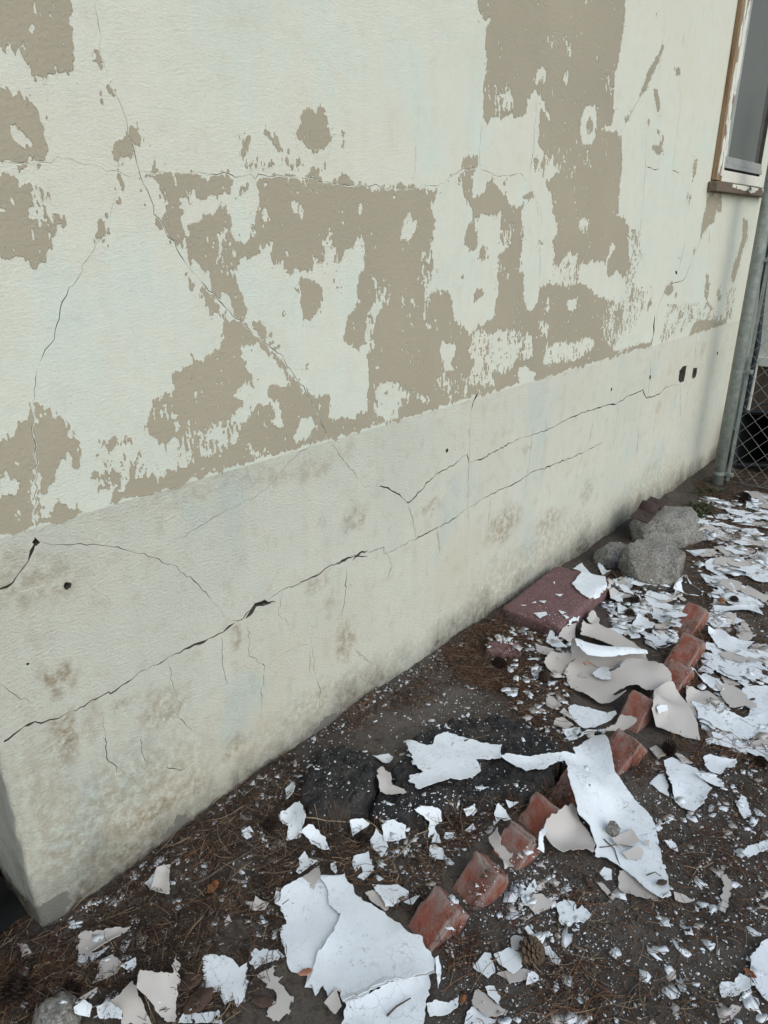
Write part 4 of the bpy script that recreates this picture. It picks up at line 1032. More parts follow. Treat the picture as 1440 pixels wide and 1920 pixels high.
def drop(pts, extra=None):
    """photo pixels -> points on top of whatever is lying there"""
    pts = np.asarray(pts, float)
    z = np.zeros(len(pts))
    for _ in range(6):
        p = on_ground(pts, z)
        zn = hs(p[:, 0], p[:, 1])
        if extra is not None: zn = zn + extra(p[:, 0], p[:, 1])
        z = 0.5 * z + 0.5 * zn if _ else zn
    p = on_ground(pts, z)
    return p, z

def raise_field(o):
    """rasterise an object's upper surface into the height field"""
    bpy.context.view_layer.update()
    mw = np.array(o.matrix_world)
    me = o.data
    co = np.empty(len(me.vertices) * 3); me.vertices.foreach_get('co', co)
    co = co.reshape(-1, 3) @ mw[:3, :3].T + mw[:3, 3]
    me.calc_loop_triangles()
    tr = np.empty(len(me.loop_triangles) * 3, np.int32); me.loop_triangles.foreach_get('vertices', tr)
    for t in tr.reshape(-1, 3):
        a, b, c = co[t]
        mn = np.minimum(np.minimum(a, b), c); mx = np.maximum(np.maximum(a, b), c)
        i0 = max(0, int(math.ceil((mn[0] - HX0) / HC))); i1 = min(HNX - 1, int((mx[0] - HX0) / HC))
        j0 = max(0, int(math.ceil((mn[1] - HY0) / HC))); j1 = min(HNY - 1, int((mx[1] - HY0) / HC))
        if i1 < i0 or j1 < j0: continue
        X, Y = np.meshgrid(HX0 + np.arange(i0, i1 + 1) * HC, HY0 + np.arange(j0, j1 + 1) * HC)
        den = (b[1] - c[1]) * (a[0] - c[0]) + (c[0] - b[0]) * (a[1] - c[1])
        if abs(den) < 1e-12: continue
        l1 = ((b[1] - c[1]) * (X - c[0]) + (c[0] - b[0]) * (Y - c[1])) / den
        l2 = ((c[1] - a[1]) * (X - c[0]) + (a[0] - c[0]) * (Y - c[1])) / den
        l3 = 1 - l1 - l2
        ok = (l1 >= 0) & (l2 >= 0) & (l3 >= 0)
        zz = l1 * a[2] + l2 * b[2] + l3 * c[2]
        sub = HF[j0:j1 + 1, i0:i1 + 1]
        np.copyto(sub, np.maximum(sub, zz), where=ok)

# ------------------------------------------------------------------ bricks of the tilted edging
def brick(label, mid_px, tilt, yaw, w=0.088, zc=None, sink=0.0, l=0.19, t=0.060, seed=1, roll=0.0, along=0.5):
    """mid_px: pixel of the centre of the exposed face, zc: its height"""
    o = rounded_box('brick', l, w, t, 0.0045, MT['brick'], n=13, rough=0.0030, seed=seed, chip=0.013)
    zc = zc + .002
    p = on_ground([mid_px], zc)[0]
    R = Matrix.Rotation(yaw, 4, 'Z') @ Matrix.Rotation(-tilt, 4, 'Y') @ Matrix.Rotation(roll, 4, 'X')
    # exposed face = local +Z side; shift so that the exposed stretch near the +X end is centred on the point
    o.matrix_world = Matrix.Translation((p[0], p[1], zc)) @ R @ Matrix.Translation((-(l * along - 0.048), 0, -t / 2))
    tag(o, label, 'brick', 'red bricks of the tilted garden edging')
    raise_field(o)
    return o
d2r = math.radians
brick('red brick at the front end of the edging row, beside the large white paint sheet', (813, 1716), d2r(40), d2r(-14), .090, .038, seed=11)
brick('second red brick from the front with a pale grey crust on top', (893, 1650), d2r(48), d2r(-15), .088, .040, seed=12)
brick('third red brick from the front with a beige strip leaning on it', (962, 1585), d2r(42), d2r(-10), .088, .034, seed=13)
brick('fourth red brick from the front, greyish, next to the black asphalt', (1008, 1528), d2r(40), d2r(-12), .088, .030, seed=14)
brick('dark red brick half hidden under the long white paint sheet', (1068, 1482), d2r(38), d2r(-8), .085, .030, seed=15)
brick('grey dusted brick just behind the long white paint sheet', (1163, 1402), d2r(40), d2r(-18), .090, .045, seed=16)
brick('bright red brick poking out below the curled beige sheets', (1193, 1325), d2r(44), d2r(-8), .080, .050, seed=17)
brick('red brick partly covered by the domed beige sheet', (1266, 1262), d2r(30), d2r(-8), .085, .045, seed=18)
brick('long red brick lying flat at an angle on the row', (1291, 1208), d2r(24), d2r(-4), .085, .068, l=.24, seed=19, along=.5)
brick('last red brick at the far end of the edging row', (1298, 1152), d2r(40), d2r(-10), .085, .060, seed=20)

# ------------------------------------------------------------------ maroon paver, asphalt, stones
pv = rounded_box('paver_slab', 0.50, 0.27, 0.075, 0.012, MT['paver'], n=14, rough=0.0016, seed=31, chip=0.005)
pv.location = (2.525, -0.172, 0.034); pv.rotation_euler = (d2r(-2.0), d2r(-1.5), d2r(1.5))
tag(pv, 'maroon speckled concrete slab lying against the wall foot', 'paver'); raise_field(pv)
pf = rounded_box('paver_fragment', 0.13, 0.075, 0.05, 0.012, MT['paver'], n=8, rough=0.003, seed=33, chip=0.01)
pq = on_ground([(943, 1222)], .02)[0]; pf.location = (pq[0], pq[1], 0.024); pf.rotation_euler = (d2r(8), d2r(5), d2r(-62))
tag(pf, 'small maroon slab fragment among needles in front of the slab', 'paver fragment'); raise_field(pf)

def chunk(name, outline, top, label, seed, edge=0.026):
    """broken slab of asphalt: rough top, crumbling rim"""
    pl = on_ground(PX('p', outline), top)
    pl = jag(np.vstack([pl, pl[:1]]), 0.02, 0.011, seed)[:-1]
    x0, y0 = pl.min(0); x1, y1 = pl.max(0)
    s = 0.006
    X, Y = np.meshgrid(np.arange(x0 - s, x1 + 2 * s, s), np.arange(y0 - s, y1 + 2 * s, s))
    ins = in_poly(X, Y, pl); d = seg_dist(X, Y, pl, True)
    h = top * sstep(0, edge, d) + 0.024 * (fbm(X * 40, Y * 40, seed, 4, .7) - 0.5) * sstep(0, .012, d) + 0.030 * (fbm(X * 11, Y * 11, seed + 3, 3) - 0.5)
    h += 0.010 * (vnoise(X * 130, Y * 130, seed + 5) - 0.5)
    Zt = np.where(ins, h + ground_h(X, Y) * 0.5, -0.03)
    ny_, nx_ = X.shape; idx_ = np.arange(nx_ * ny_).reshape(ny_, nx_)
    m = ins[:-1, :-1] | ins[1:, 1:] | ins[:-1, 1:] | ins[1:, :-1]
    q = np.stack([idx_[:-1, :-1], idx_[:-1, 1:], idx_[1:, 1:], idx_[1:, :-1]], -1)[m]
    used = np.unique(q); mp = np.full(nx_ * ny_, -1); mp[used] = np.arange(len(used))
    V = np.stack([X.ravel(), Y.ravel(), Zt.ravel()], -1)[used]
    n0 = len(V)
    VB = V.copy(); VB[:, 2] = -0.035
    q = mp[q]
    o = big_mesh(name, np.vstack([V, VB]), [q, q[:, ::-1] + n0], MT['asphalt'])
    tag(o, label, 'asphalt', 'broken asphalt pieces on the ground'); raise_field(o)
    return o
chunk('asphalt_chunk', '548 1500 560 1440 592 1400 650 1388 705 1405 720 1432 712 1462 690 1490 680 1520 650 1533 600 1530 562 1520', 0.062, 'black asphalt chunk nearest the wall foot, dusted with white crumbs', 5)
chunk('asphalt_chunk', '688 1515 705 1482 735 1440 760 1380 830 1345 900 1330 980 1338 1045 1378 1066 1410 1058 1450 1010 1490 960 1492 900 1505 840 1512 790 1535 752 1548 715 1538', 0.045, 'wide black asphalt slab under the crumpled white sheet', 6)

def stone(name, base_px, size, label, seed, rot=0.0, flat=0.0):
    bm = bmesh.new(); bmesh.ops.create_icosphere(bm, subdivisions=5, radius=1.0)
    rs = random.Random(seed)
    from mathutils import noise as mn
    planes = []
    for _ in range(11):
        n = Vector((rs.uniform(-1, 1), rs.uniform(-1, 1), rs.uniform(-.35, 1))).normalized()
        planes.append((n, rs.uniform(.66, .86)))
    planes.append((Vector((rs.uniform(-.15, .15), rs.uniform(-.15, .15), 1)).normalized(), .62))
    o3 = Vector((seed * 3.1, seed * 1.7, seed * 2.3))
    for v in bm.verts:
        p = v.co.copy()
        for n, dd in planes:
            k = p.dot(n)
            if k > dd: p -= n * (k - dd) * 0.92
        p += p.normalized() * (mn.noise(p * 2.4 + o3) * .10 + mn.noise(p * 7 + o3) * .035 + mn.noise(p * 22 + o3) * .022)
        v.co = p
    bmesh.ops.transform(bm, matrix=Matrix.Diagonal((size[0] / 1.6, size[1] / 1.6, size[2] / 1.35, 1)), verts=bm.verts[:])
    me = bpy.data.meshes.new(name); bm.to_mesh(me); bm.free(); me.materials.append(MT['stone'])
    me.polygons.foreach_set('use_smooth', np.ones(len(me.polygons), bool))
    o = bpy.data.objects.new(name, me); col.objects.link(o)
    p = on_ground([base_px], 0)[0]
    o.location = (p[0], p[1], size[2] * 0.30); o.rotation_euler = (0, flat, rot)
    tag(o, label, 'stone'); raise_field(o)
    return o
stone('stone', (1250, 1006), (0.36, 0.25, 0.19), 'largest grey granite stone, behind the other two beside the wall', 4, d2r(-20))
stone('stone', (1223, 1081), (0.27, 0.26, 0.195), 'rounded grey granite stone in front of the largest one', 9, d2r(20))
stone('stone', (1146, 1056), (0.15, 0.14, 0.125), 'smallest grey stone close to the wall foot', 14, d2r(10))
ps = stone('stone', (108, 1925), (0.085, 0.075, 0.07), 'small grey pebble half buried in needles at the bottom left edge', 22, d2r(40))

# rusty strap with a raised middle, resting behind the stone
rb = empty('rusty_strap', (0, 0, 0))
tag(rb, 'rusty steel pipe strap with two drilled plates lying on the stone by the wall', 'bracket')
def plate(x0, x1, w, hole):
    bm = bmesh.new()
    outer = [Vector(p) for p in ((x0, -w), (x1, -w), (x1, w), (x0, w))]
    V = outer[:]; Fc = [[0, 1, 2, 3]]
    b = len(V); cx = (x0 + x1) / 2
    V += [Vector((cx + hole * math.cos(a * math.pi / 6), hole * math.sin(a * math.pi / 6))) for a in range(12)]; Fc.append(list(range(b, b + 12)))
    vo, eo, fo, _, _, of = delaunay_2d_cdt(V, [], Fc, 0, 1e-6, True)
    keep = [f for f, k in zip(fo, of) if k and 0 in k and 1 not in k]
    t = .005; n = len(vo)
    verts = [(v.x, v.y, t) for v in vo] + [(v.x, v.y, 0) for v in vo]
    cnt = {}
    for f in keep:
        for a, c in zip(f, f[1:] + f[:1]): cnt[(min(a, c), max(a, c))] = cnt.get((min(a, c), max(a, c)), 0) + 1
    faces = []
    for f in keep:
        faces.append(f); faces.append([k + n for k in f[::-1]])
        for a, c in zip(f, f[1:] + f[:1]):
            if cnt[(min(a, c), max(a, c))] == 1: faces.append([a, a + n, c + n, c])
    return mesh_obj('plate', verts, faces, MT['rust'], rb)
plate(0.039, 0.16, 0.045, 0.014); plate(-0.16, -0.039, 0.045, 0.014)
V = []; Fc = []
for i in range(13):
    a = math.pi * i / 12
    for r_ in (0.040, 0.035):
        for yy in (-.045, .045): V.append((-r_ * math.cos(a), yy, r_ * math.sin(a) * .95))
for i in range(12):
    a = i * 4; b = a + 4
    Fc += [(a, a + 1, b + 1, b), (a + 3, a + 2, b + 2, b + 3), (a, b, b + 2, a + 2), (a + 1, a + 3, b + 3, b + 1)]
mesh_obj('arch', V, Fc, MT['rust'], rb, smooth=True)
q = on_ground([(1217, 956)], .175)[0]
rb.location = (q[0], q[1], .175); rb.rotation_euler = (d2r(9), d2r(-2), d2r(4))

# ------------------------------------------------------------------ sheets and chips of fallen paint
CHIP_N = [0]
def box_max(a, r):
    out = a.copy()
    for k in range(1, r + 1):
        out[:, k:] = np.maximum(out[:, k:], a[:, :-k]); out[:, :-k] = np.maximum(out[:, :-k], a[:, k:])
    b = out.copy()
    for k in range(1, r + 1):
        b[k:] = np.maximum(b[k:], out[:-k]); b[:-k] = np.maximum(b[:-k], out[k:])
    return b
def box_blur(a, r):
    for ax in (0, 1):
        p = np.pad(a, [(r + 1, r) if k == ax else (0, 0) for k in (0, 1)], mode='edge'); c = np.cumsum(p, ax)
        a = (np.take(c, np.arange(2 * r + 1, c.shape[ax]), ax) - np.take(c, np.arange(0, c.shape[ax] - 2 * r - 1), ax)) / (2 * r + 1)
    return a

def film_mesh(name, V2, faces, z, white, extra3=None, thick=0.0013, world=None):
    n = len(V2)
    top = np.column_stack([V2[:, 0], V2[:, 1], z]) if world is None else world
    cnt = {}
    for f in faces:
        for a, b in zip(f, f[1:] + f[:1]): cnt[(min(a, b), max(a, b))] = cnt.get((min(a, b), max(a, b)), 0) + 1
    # vertex normals for an even thickness
    N = np.zeros((n, 3))
    for f in faces:
        a, b, c = top[f[0]], top[f[1]], top[f[2]]
        nn = np.cross(b - a, c - a)
        for k in f: N[k] += nn
    N /= (np.linalg.norm(N, axis=1)[:, None] + 1e-12)
    bot = top - N * thick
    F = []; fm = []
    A, B = (0, 1) if white else (1, 0)
    for f in faces:
        F.append(f); fm.append(A); F.append([k + n for k in f[::-1]]); fm.append(B)
        for a, b in zip(f, f[1:] + f[:1]):
            if cnt[(min(a, b), max(a, b))] == 1: F.append([a, a + n, b + n, b]); fm.append(A)
    org = top.mean(0)
    o = mesh_obj(name, np.vstack([top, bot]) - org, F, [MT['white'], MT['beige']], fmat=fm, smooth=True)
    o.data.set_sharp_from_angle(angle=math.radians(38))
    o.location = org
    return o

def sheet(tg, s, white, label, cat='paint sheet', group=None, curl=0.010, lift=0.0, ragged=1.0, hump=None, name='paint_sheet', flat=2, wave=0.004):
    """a fallen sheet of paint film: traced outline, draped over what lies below, edges curling"""
    CHIP_N[0] += 1; seed = CHIP_N[0] * 7 + 1
    px = PX(tg, s)
    ex = None
    if hump is not None or lift:
        def ex(x, y): return lift + (hump(x, y) if hump is not None else 0)
    P, z = drop(px, ex)
    if in_area(P) < 0: P = P[::-1]
    size = max(np.ptp(P[:, 0]), np.ptp(P[:, 1]))
    st = min(0.007, max(0.003, size / 24))
    out = jag(np.vstack([P, P[:1]]), st, 0.0, seed)[:-1]
    nz = (fbm(out[:, 0] * 70, out[:, 1] * 70, seed, 4, .75) - .5) * 0.017 * ragged * min(1, size / .12)
    nz2 = (fbm(out[:, 1] * 70 + 9, out[:, 0] * 70, seed + 3, 4, .75) - .5) * 0.017 * ragged * min(1, size / .12)
    out = out + np.column_stack([nz, nz2])
    gs = min(0.026, max(0.008, size / 14))
    x0, y0 = out.min(0); x1, y1 = out.max(0)
    X, Y = np.meshgrid(np.arange(x0, x1, gs), np.arange(y0, y1, gs))
    rs = np.random.default_rng(seed)
    X = (X + rs.uniform(-.3, .3, X.shape) * gs).ravel(); Y = (Y + rs.uniform(-.3, .3, Y.shape) * gs).ravel()
    k = in_poly(X, Y, out)
    if k.any():
        d = seg_dist(X[k], Y[k], out, True); X = X[k][d > gs * .35]; Y = Y[k][d > gs * .35]
    else: X = X[:0]; Y = Y[:0]
    vin = [Vector((float(a), float(b))) for a, b in out] + [Vector((float(a), float(b))) for a, b in zip(X, Y)]
    vo, eo, fo, _, _, of = delaunay_2d_cdt(vin, [], [list(range(len(out)))], 0, 1e-6, True)
    faces = [list(f) for f, q in zip(fo, of) if q]
    V2 = np.array([(v.x, v.y) for v in vo])
    faces = [f if np.cross(V2[f[1]] - V2[f[0]], V2[f[2]] - V2[f[0]]) > 0 else f[::-1] for f in faces]
    # local smoothed support
    i0 = max(0, int((x0 - .06 - HX0) / HC)); i1 = min(HNX, int((x1 + .06 - HX0) / HC) + 1)
    j0 = max(0, int((y0 - .06 - HY0) / HC)); j1 = min(HNY, int((y1 + .06 - HY0) / HC) + 1)
    sub = HF[j0:j1, i0:i1]
    sm = np.maximum(sub, box_blur(box_max(sub, flat), flat + 1))
    def sup(x, y):
        i = np.clip((x - HX0) / HC - i0, 0, sm.shape[1] - 1.001); j = np.clip((y - HY0) / HC - j0, 0, sm.shape[0] - 1.001)
        a = i.astype(int); b = j.astype(int); u = i - a; v = j - b
        return (sm[b, a] * (1 - u) + sm[b, a + 1] * u) * (1 - v) + (sm[b + 1, a] * (1 - u) + sm[b + 1, a + 1] * u) * v
    cap = float(np.median(sup(V2[:, 0], V2[:, 1]))) + .04      # a stiff film does not climb up the side of a stone
    def zz(x, y):
        h = np.minimum(sup(x, y), cap) + 0.0022
        if ex is not None: h = h + ex(x, y)
        return h + wave * fbm(x * 11, y * 11, seed + 5, 2)
    de = seg_dist(V2[:, 0], V2[:, 1], out, True)
    cw = min(0.05, size * .3)
    e = np.clip(1 - de / cw, 0, 1) ** 2
    z = zz(V2[:, 0], V2[:, 1]) + curl * min(1, size / .15) * e * np.clip(fbm(V2[:, 0] * 9, V2[:, 1] * 9, seed + 9, 2) * 2.2 - .7, 0, 1.3)
    o = film_mesh(name, V2, faces, z, white)
    gxs, gys = hgx[j0:j1, i0:i1], hgy[j0:j1, i0:i1]
    ins = in_poly(gxs, gys, out)
    sub2 = HF[j0:j1, i0:i1]
    sub2[ins] = np.maximum(sub2[ins], zz(gxs[ins], gys[ins]) + 0.0005)
    COVER[j0:j1, i0:i1] |= ins
    tag(o, label, cat, group)
    return o

def in_area(P):
    x, y = P[:, 0], P[:, 1]
    return 0.5 * np.sum(x * np.roll(y, -1) - np.roll(x, -1) * y)

def hump_at(px, r, h, rx=None):
    c = on_ground([px], h * .5)[0]
    return lambda x, y: h * np.exp(-(((x - c[0]) / r) ** 2 + ((y - c[1]) / (rx or r)) ** 2))

W, Bg = True, False
SM = 'small_traced'
# bottom layers first
sheet('p', '640 1935 649 1890 693 1872 743 1847 806 1833 806 1872 795 1890 792 1935', W, 'white sheet lying below the largest one at the bottom edge')
sheet('z2', '600 985 650 955 740 908 810 950 870 885 990 880 1030 870 1045 930 1075 940 1110 1020 1200 1080 1300 1140 1400 1220 1465 1290 1540 1320 1585 1410 1640 1465 1640 1545 1546 1570 1446 1605 1380 1605 1250 1660 1180 1700 1020 1760 1000 1690 960 1650 920 1690 870 1620 830 1690 800 1635 760 1630 785 1570 740 1545 660 1510 640 1460 620 1380 595 1300 610 1230 640 1210 630 1170 600 1110 570 1095 600 1060', W, 'largest white paint sheet in front of the first brick', curl=.016)
sheet('z2', '905 950 870 890 990 884 1030 874 1045 930 1075 940 1110 1020 1200 1080 1300 1140 1400 1220 1465 1290 1540 1320 1585 1410 1635 1465 1635 1540 1546 1565 1446 1600 1380 1600 1250 1655 1180 1695 1025 1755 1000 1690 960 1650 920 1690 870 1620 830 1690 800 1635 765 1628 800 1550 845 1430 900 1350 965 1250 1000 1150 930 1080', W, 'soil-flecked white layer covering the right half of the largest sheet', curl=.008)
sheet('z2', '560 1075 555 1040 575 965 600 975 590 1050', W, 'narrow white sliver at the rim of the largest sheet', 'paint chip', name='paint_chip')
sheet('z2', '735 900 860 815 870 890 820 975', Bg, 'beige wedge tucked behind the largest white sheet', 'paint chip', name='paint_chip')
sheet('z2', '970 1640 1010 1780 970 1835 890 1760', Bg, 'beige triangle at the front rim of the largest white sheet', 'paint chip', name='paint_chip', lift=.004)
sheet('z2', '80 1430 130 1410 180 1430 240 1425 290 1470 320 1505 365 1480 370 1600 355 1690 310 1765 285 1720 220 1750 190 1660 130 1680 95 1685 80 1560 75 1500', W, 'notched white paint sheet alone on dark needles, beside a brown leaf')
sheet('z2', '430 1560 560 1500 600 1640 690 1700 660 1800 600 1860 510 1830 560 1700', Bg, 'thin beige sheet buried in soil in front of the largest sheet', curl=.002, ragged=2.2)
sheet('z2', '380 1400 480 1380 580 1390 620 1440 520 1480 440 1520 400 1470', W, 'crumbling soil-stained white patch behind the notched sheet', curl=.002, ragged=2.5, name='paint_chip', cat='paint chip')
sheet('z2', '1165 1010 1220 990 1350 1070 1310 1140 1220 1080', Bg, 'beige chip wedged between the largest sheet and a round white chip', 'paint chip', name='paint_chip')
# bottom left group
sheet('z1', '1210 1880 1230 1830 1270 1780 1340 1810 1440 1800 1486 1790 1480 1830 1500 1880', W, 'white ragged sheet cut off by the bottom edge', name='paint_sheet')
sheet('z1', '680 1450 760 1410 830 1480 790 1540 680 1600 630 1610 670 1530', Bg, 'beige sheet sprinkled with needles under the bent sheets at lower left', lift=.002)
sheet('z1', '520 1770 660 1650 700 1720 640 1800 560 1780', Bg, 'dull beige piece between pebble and bent sheets', 'paint chip', name='paint_chip')
sheet('z1', '900 1600 920 1650 980 1780 1035 1890 830 1890 820 1800 710 1770 800 1700', Bg, 'bent beige sheet forming one half of a tent at lower left', hump=hump_at((254, 1868), .10, .035, .06))
sheet('z1', '925 1660 960 1590 1160 1560 1190 1450 1225 1510 1200 1700 1190 1890 1130 1890 1000 1750', Bg, 'arched beige sheet forming the other half of the tent at lower left', hump=hump_at((275, 1850), .07, .055, .07), curl=.02)
sheet('z1', '670 1820 730 1795 825 1830 835 1890 675 1890', W, 'white chip at the bottom edge under the tented beige sheets', 'paint chip', name='paint_chip')
sheet('z1', '510 1800 580 1770 640 1820 620 1890 520 1850', W, 'white chip at the bottom edge next to the pebble', 'paint chip', name='paint_chip')
sheet('z1', '530 1430 670 1400 740 1360 700 1410 620 1460 580 1510 525 1490', W, 'white strip showing below the long beige sheet at lower left', name='paint_sheet')
sheet('z1', '530 1300 580 1270 690 1265 890 1240 860 1280 720 1350 600 1420 530 1420', Bg, 'long beige sheet pointing away from the wall corner', lift=.006, curl=.014)
sheet('z1', '980 940 1050 860 1110 805 1125 830 1060 900 1015 965', W, 'white sliver under the beige square near the wall', 'paint chip', name='paint_chip')
sheet('z1', '1060 830 1155 830 1140 1020 1020 1000 1050 900', Bg, 'square beige chip near the wall with an orange leaf behind', 'paint chip', name='paint_chip', lift=.006, curl=.018)
sheet('z1', '810 1500 920 1430 925 1480 900 1520 850 1520', W, 'pointed white chip on needles behind the tented sheets', 'paint chip', name='paint_chip', lift=.008)
sheet('z1', '120 1340 180 1350 220 1410 190 1410 150 1430 145 1370', Bg, 'curved beige chip near the left edge', 'paint chip', name='paint_chip', lift=.004)
# asphalt
sheet('z5', '420 1030 530 1005 610 1010 640 950 720 920 800 960 940 1010 1080 1025 1070 1110 930 1120 900 1115 920 1160 940 1210 880 1255 740 1265 600 1300 510 1325 495 1295 450 1270 460 1215 550 1205 480 1140 470 1090', W, 'crumpled white sheet spread over the asphalt slab', curl=.008, flat=3)
sheet('z5', '245 1260 280 1240 330 1265 340 1300 400 1310 435 1355 350 1365 260 1350', Bg, 'beige chip lying in the gap between the two asphalt pieces', 'paint chip', name='paint_chip')
# bricks and long sheet
sheet('z3', '1090 550 1140 510 1270 440 1320 530 1400 630 1430 690 1400 750 1320 720 1200 745 1110 700 1075 650', Bg, 'beige sheet with a torn edge beside the fourth brick', lift=.006, curl=.012)
sheet('z4', '430 860 480 850 560 930 660 1010 720 1060 600 1045 480 1010 430 985', Bg, 'beige corner under the tip of the long white sheet')
sheet('z4', '130 130 120 70 200 10 270 0 325 30 370 110 400 230 480 310 560 400 660 490 690 600 720 750 760 920 775 1040 720 1060 640 1010 540 910 470 850 420 830 350 790 270 790 265 740 280 690 230 600 150 520 110 380 90 270 60 210 0 190 -80 190 -150 195 -200 215 -290 150 -375 110 -330 90 -200 100 -60 95', W, 'long white paint sheet crossing the brick row with a pointed tip', curl=.012, flat=5, ragged=.7)
sheet('z4', '380 640 520 565 570 650 540 680 430 690', Bg, 'beige chip lying on the middle of the long white sheet', 'paint chip', name='paint_chip')
sheet('z4', '450 730 560 690 600 720 580 770 490 770', Bg, 'rounder beige chip lying below another on the long white sheet', 'paint chip', name='paint_chip')
sheet('z4', '590 660 635 640 632 690', Bg, 'tiny beige triangle lying on the long white sheet', 'paint chip', name='paint_chip')
sheet('z3', '700 655 760 630 790 700 820 740 865 765 840 800 865 870 850 905 810 890 770 780', Bg, 'beige strip leaning between the second and third brick', lift=.012, curl=.02)
sheet('z3', '1050 650 1095 570 1100 600 1065 700 1075 770 1030 770 1035 690', W, 'narrow white strip between the fourth brick and the beige sheet', 'paint chip', name='paint_chip', lift=.006)
# pile around the curled sheets
sheet('z6', '690 1490 740 1450 880 1480 990 1530 1110 1570 1120 1590 940 1660 830 1670 720 1590', W, 'cracked white sheet in front of the curled beige pile', curl=.012)
sheet('z6', '560 1650 580 1590 650 1590 740 1650 690 1680', Bg, 'beige chip beside the asphalt, next to the cracked white sheet', 'paint chip', name='paint_chip')
sheet('z6', '620 1530 660 1490 720 1560 710 1600', Bg, 'small beige chip leaning on the cracked white sheet', 'paint chip', name='paint_chip')
sheet('z6', '640 1690 760 1680 780 1770 700 1780', W, 'crumpled white chip at the asphalt edge below the pile', 'paint chip', name='paint_chip')
sheet('z6', '500 1390 550 1380 640 1470 560 1500 500 1460', Bg, 'rounded beige chip on needles left of the cracked white sheet', 'paint chip', name='paint_chip')
sheet('z6', '400 920 560 960 600 1000 500 1020 420 1000', Bg, 'beige layers below the front corner of the maroon slab', 'paint chip', name='paint_chip')
sheet('z6', '490 890 530 830 600 900 680 940 600 960 550 940', W, 'white pointed chip at the front corner of the maroon slab', 'paint chip', name='paint_chip')
sheet('z6', '605 870 650 785 760 790 750 880 700 910', Bg, 'beige chip between the maroon slab and the curled roll', 'paint chip', name='paint_chip')
sheet('z6', '680 760 740 730 800 735 770 780', W, 'white chip touching the slab corner behind the beige one', 'paint chip', name='paint_chip')
sheet('z6', '860 720 900 660 940 650 985 690 960 750', Bg, 'grey-beige chip standing behind the roll', 'paint chip', name='paint_chip', lift=.01)
sheet('z6', '470 1110 530 1020 720 1010 740 1050 650 1180 560 1220 530 1180', Bg, 'beige sheet to the left of the roll, beside a black cone', lift=.01, curl=.02)
sheet('z6', '360 1180 460 1135 430 1230 390 1225', W, 'white chip under the black cone', 'paint chip', name='paint_chip')
sheet('z6', '830 740 970 740 1150 820 1290 900 1400 1000 1300 1010 1000 900 860 850 800 840', Bg, 'beige sheet behind the rolled white lip', lift=.03, curl=.01)
sheet('z6', '1090 470 1180 440 1300 430 1280 480 1080 530 1050 500', Bg, 'beige sheet behind the slab, next to two cones', name='paint_sheet')
sheet('z6', '1085 355 1200 350 1290 400 1220 430 1110 390', W, 'white chip behind the slab in front of the small stone', 'paint chip', name='paint_chip')
sheet('z6', '1045 350 1085 380 1135 430 1050 460', Bg, 'beige chip against the back end of the slab', 'paint chip', name='paint_chip')
sheet('z6', '670 1165 760 1060 840 1080 930 1140 1050 1190 1150 1150 1200 1070 1330 1060 1420 1090 1596 1170 1615 1215 1610 1370 1535 1425 1445 1400 1495 1340 1400 1330 1310 1282 1200 1310 1080 1380 1200 1400 1210 1430 1150 1460 980 1440 830 1360 720 1310 680 1230', Bg, 'large domed beige sheet in the middle of the pile', hump=hump_at((1190, 1265),  .15, .045, .10), lift=.008, curl=.010, flat=3, ragged=1.1)
sheet('z6', '760 1030 960 1010 1110 1070 1140 1160 1100 1190 1020 1190 940 1140 870 1100', Bg, 'beige sheet lying in front of the roll with a reddish leaf on it', lift=.006)
sheet('z6', '910 1190 990 1155 1050 1165 1080 1240 990 1240 930 1215', W, 'small cracked white chip on the domed beige sheet', 'paint chip', name='paint_chip')
sheet('z6', '750 1810 860 1700 1050 1680 1000 1730 850 1760', W, 'curled white strip in front of the dusty brick', lift=.012, curl=.02)
sheet('z6', '1010 1720 1150 1600 1230 1585 1315 1620 1280 1670 1130 1710 1040 1735', Bg, 'beige flap leaning across two bricks', lift=.012, curl=.014)
sheet('z6', '735 375 850 335 1000 390 1030 440 1030 470 990 450 1000 530 940 600 890 510 800 450', W, 'white sheet hanging over the edge of the maroon slab', curl=.006, flat=2)
for i, s in enumerate(('385 630 500 620 510 645 440 680', '580 460 650 460 620 482', '660 310 750 305 680 327', '430 520 500 520 480 542', '605 605 680 625 640 642', '650 650 705 680 680 688', '270 556 322 560 290 566', '560 350 580 345 575 370', '370 540 400 525 410 540')):
    sheet('z6', s, W, 'white fleck lying on the maroon slab', 'paint chip', 'flecks on the maroon slab', curl=.003, name='paint_chip')
sheet('z6', '740 230 820 180 910 295', W, 'white triangle between the wall and the maroon slab', 'paint chip', name='paint_chip', lift=.02)
sheet('z6', '960 205 1070 260 1010 300', W, 'white triangle in front of the smallest stone', 'paint chip', name='paint_chip', lift=.008)
sheet('z6', '1140 545 1230 600 1200 640 1140 630', W, 'bright white chip beside the two dark cones', 'paint chip', name='paint_chip', lift=.01)
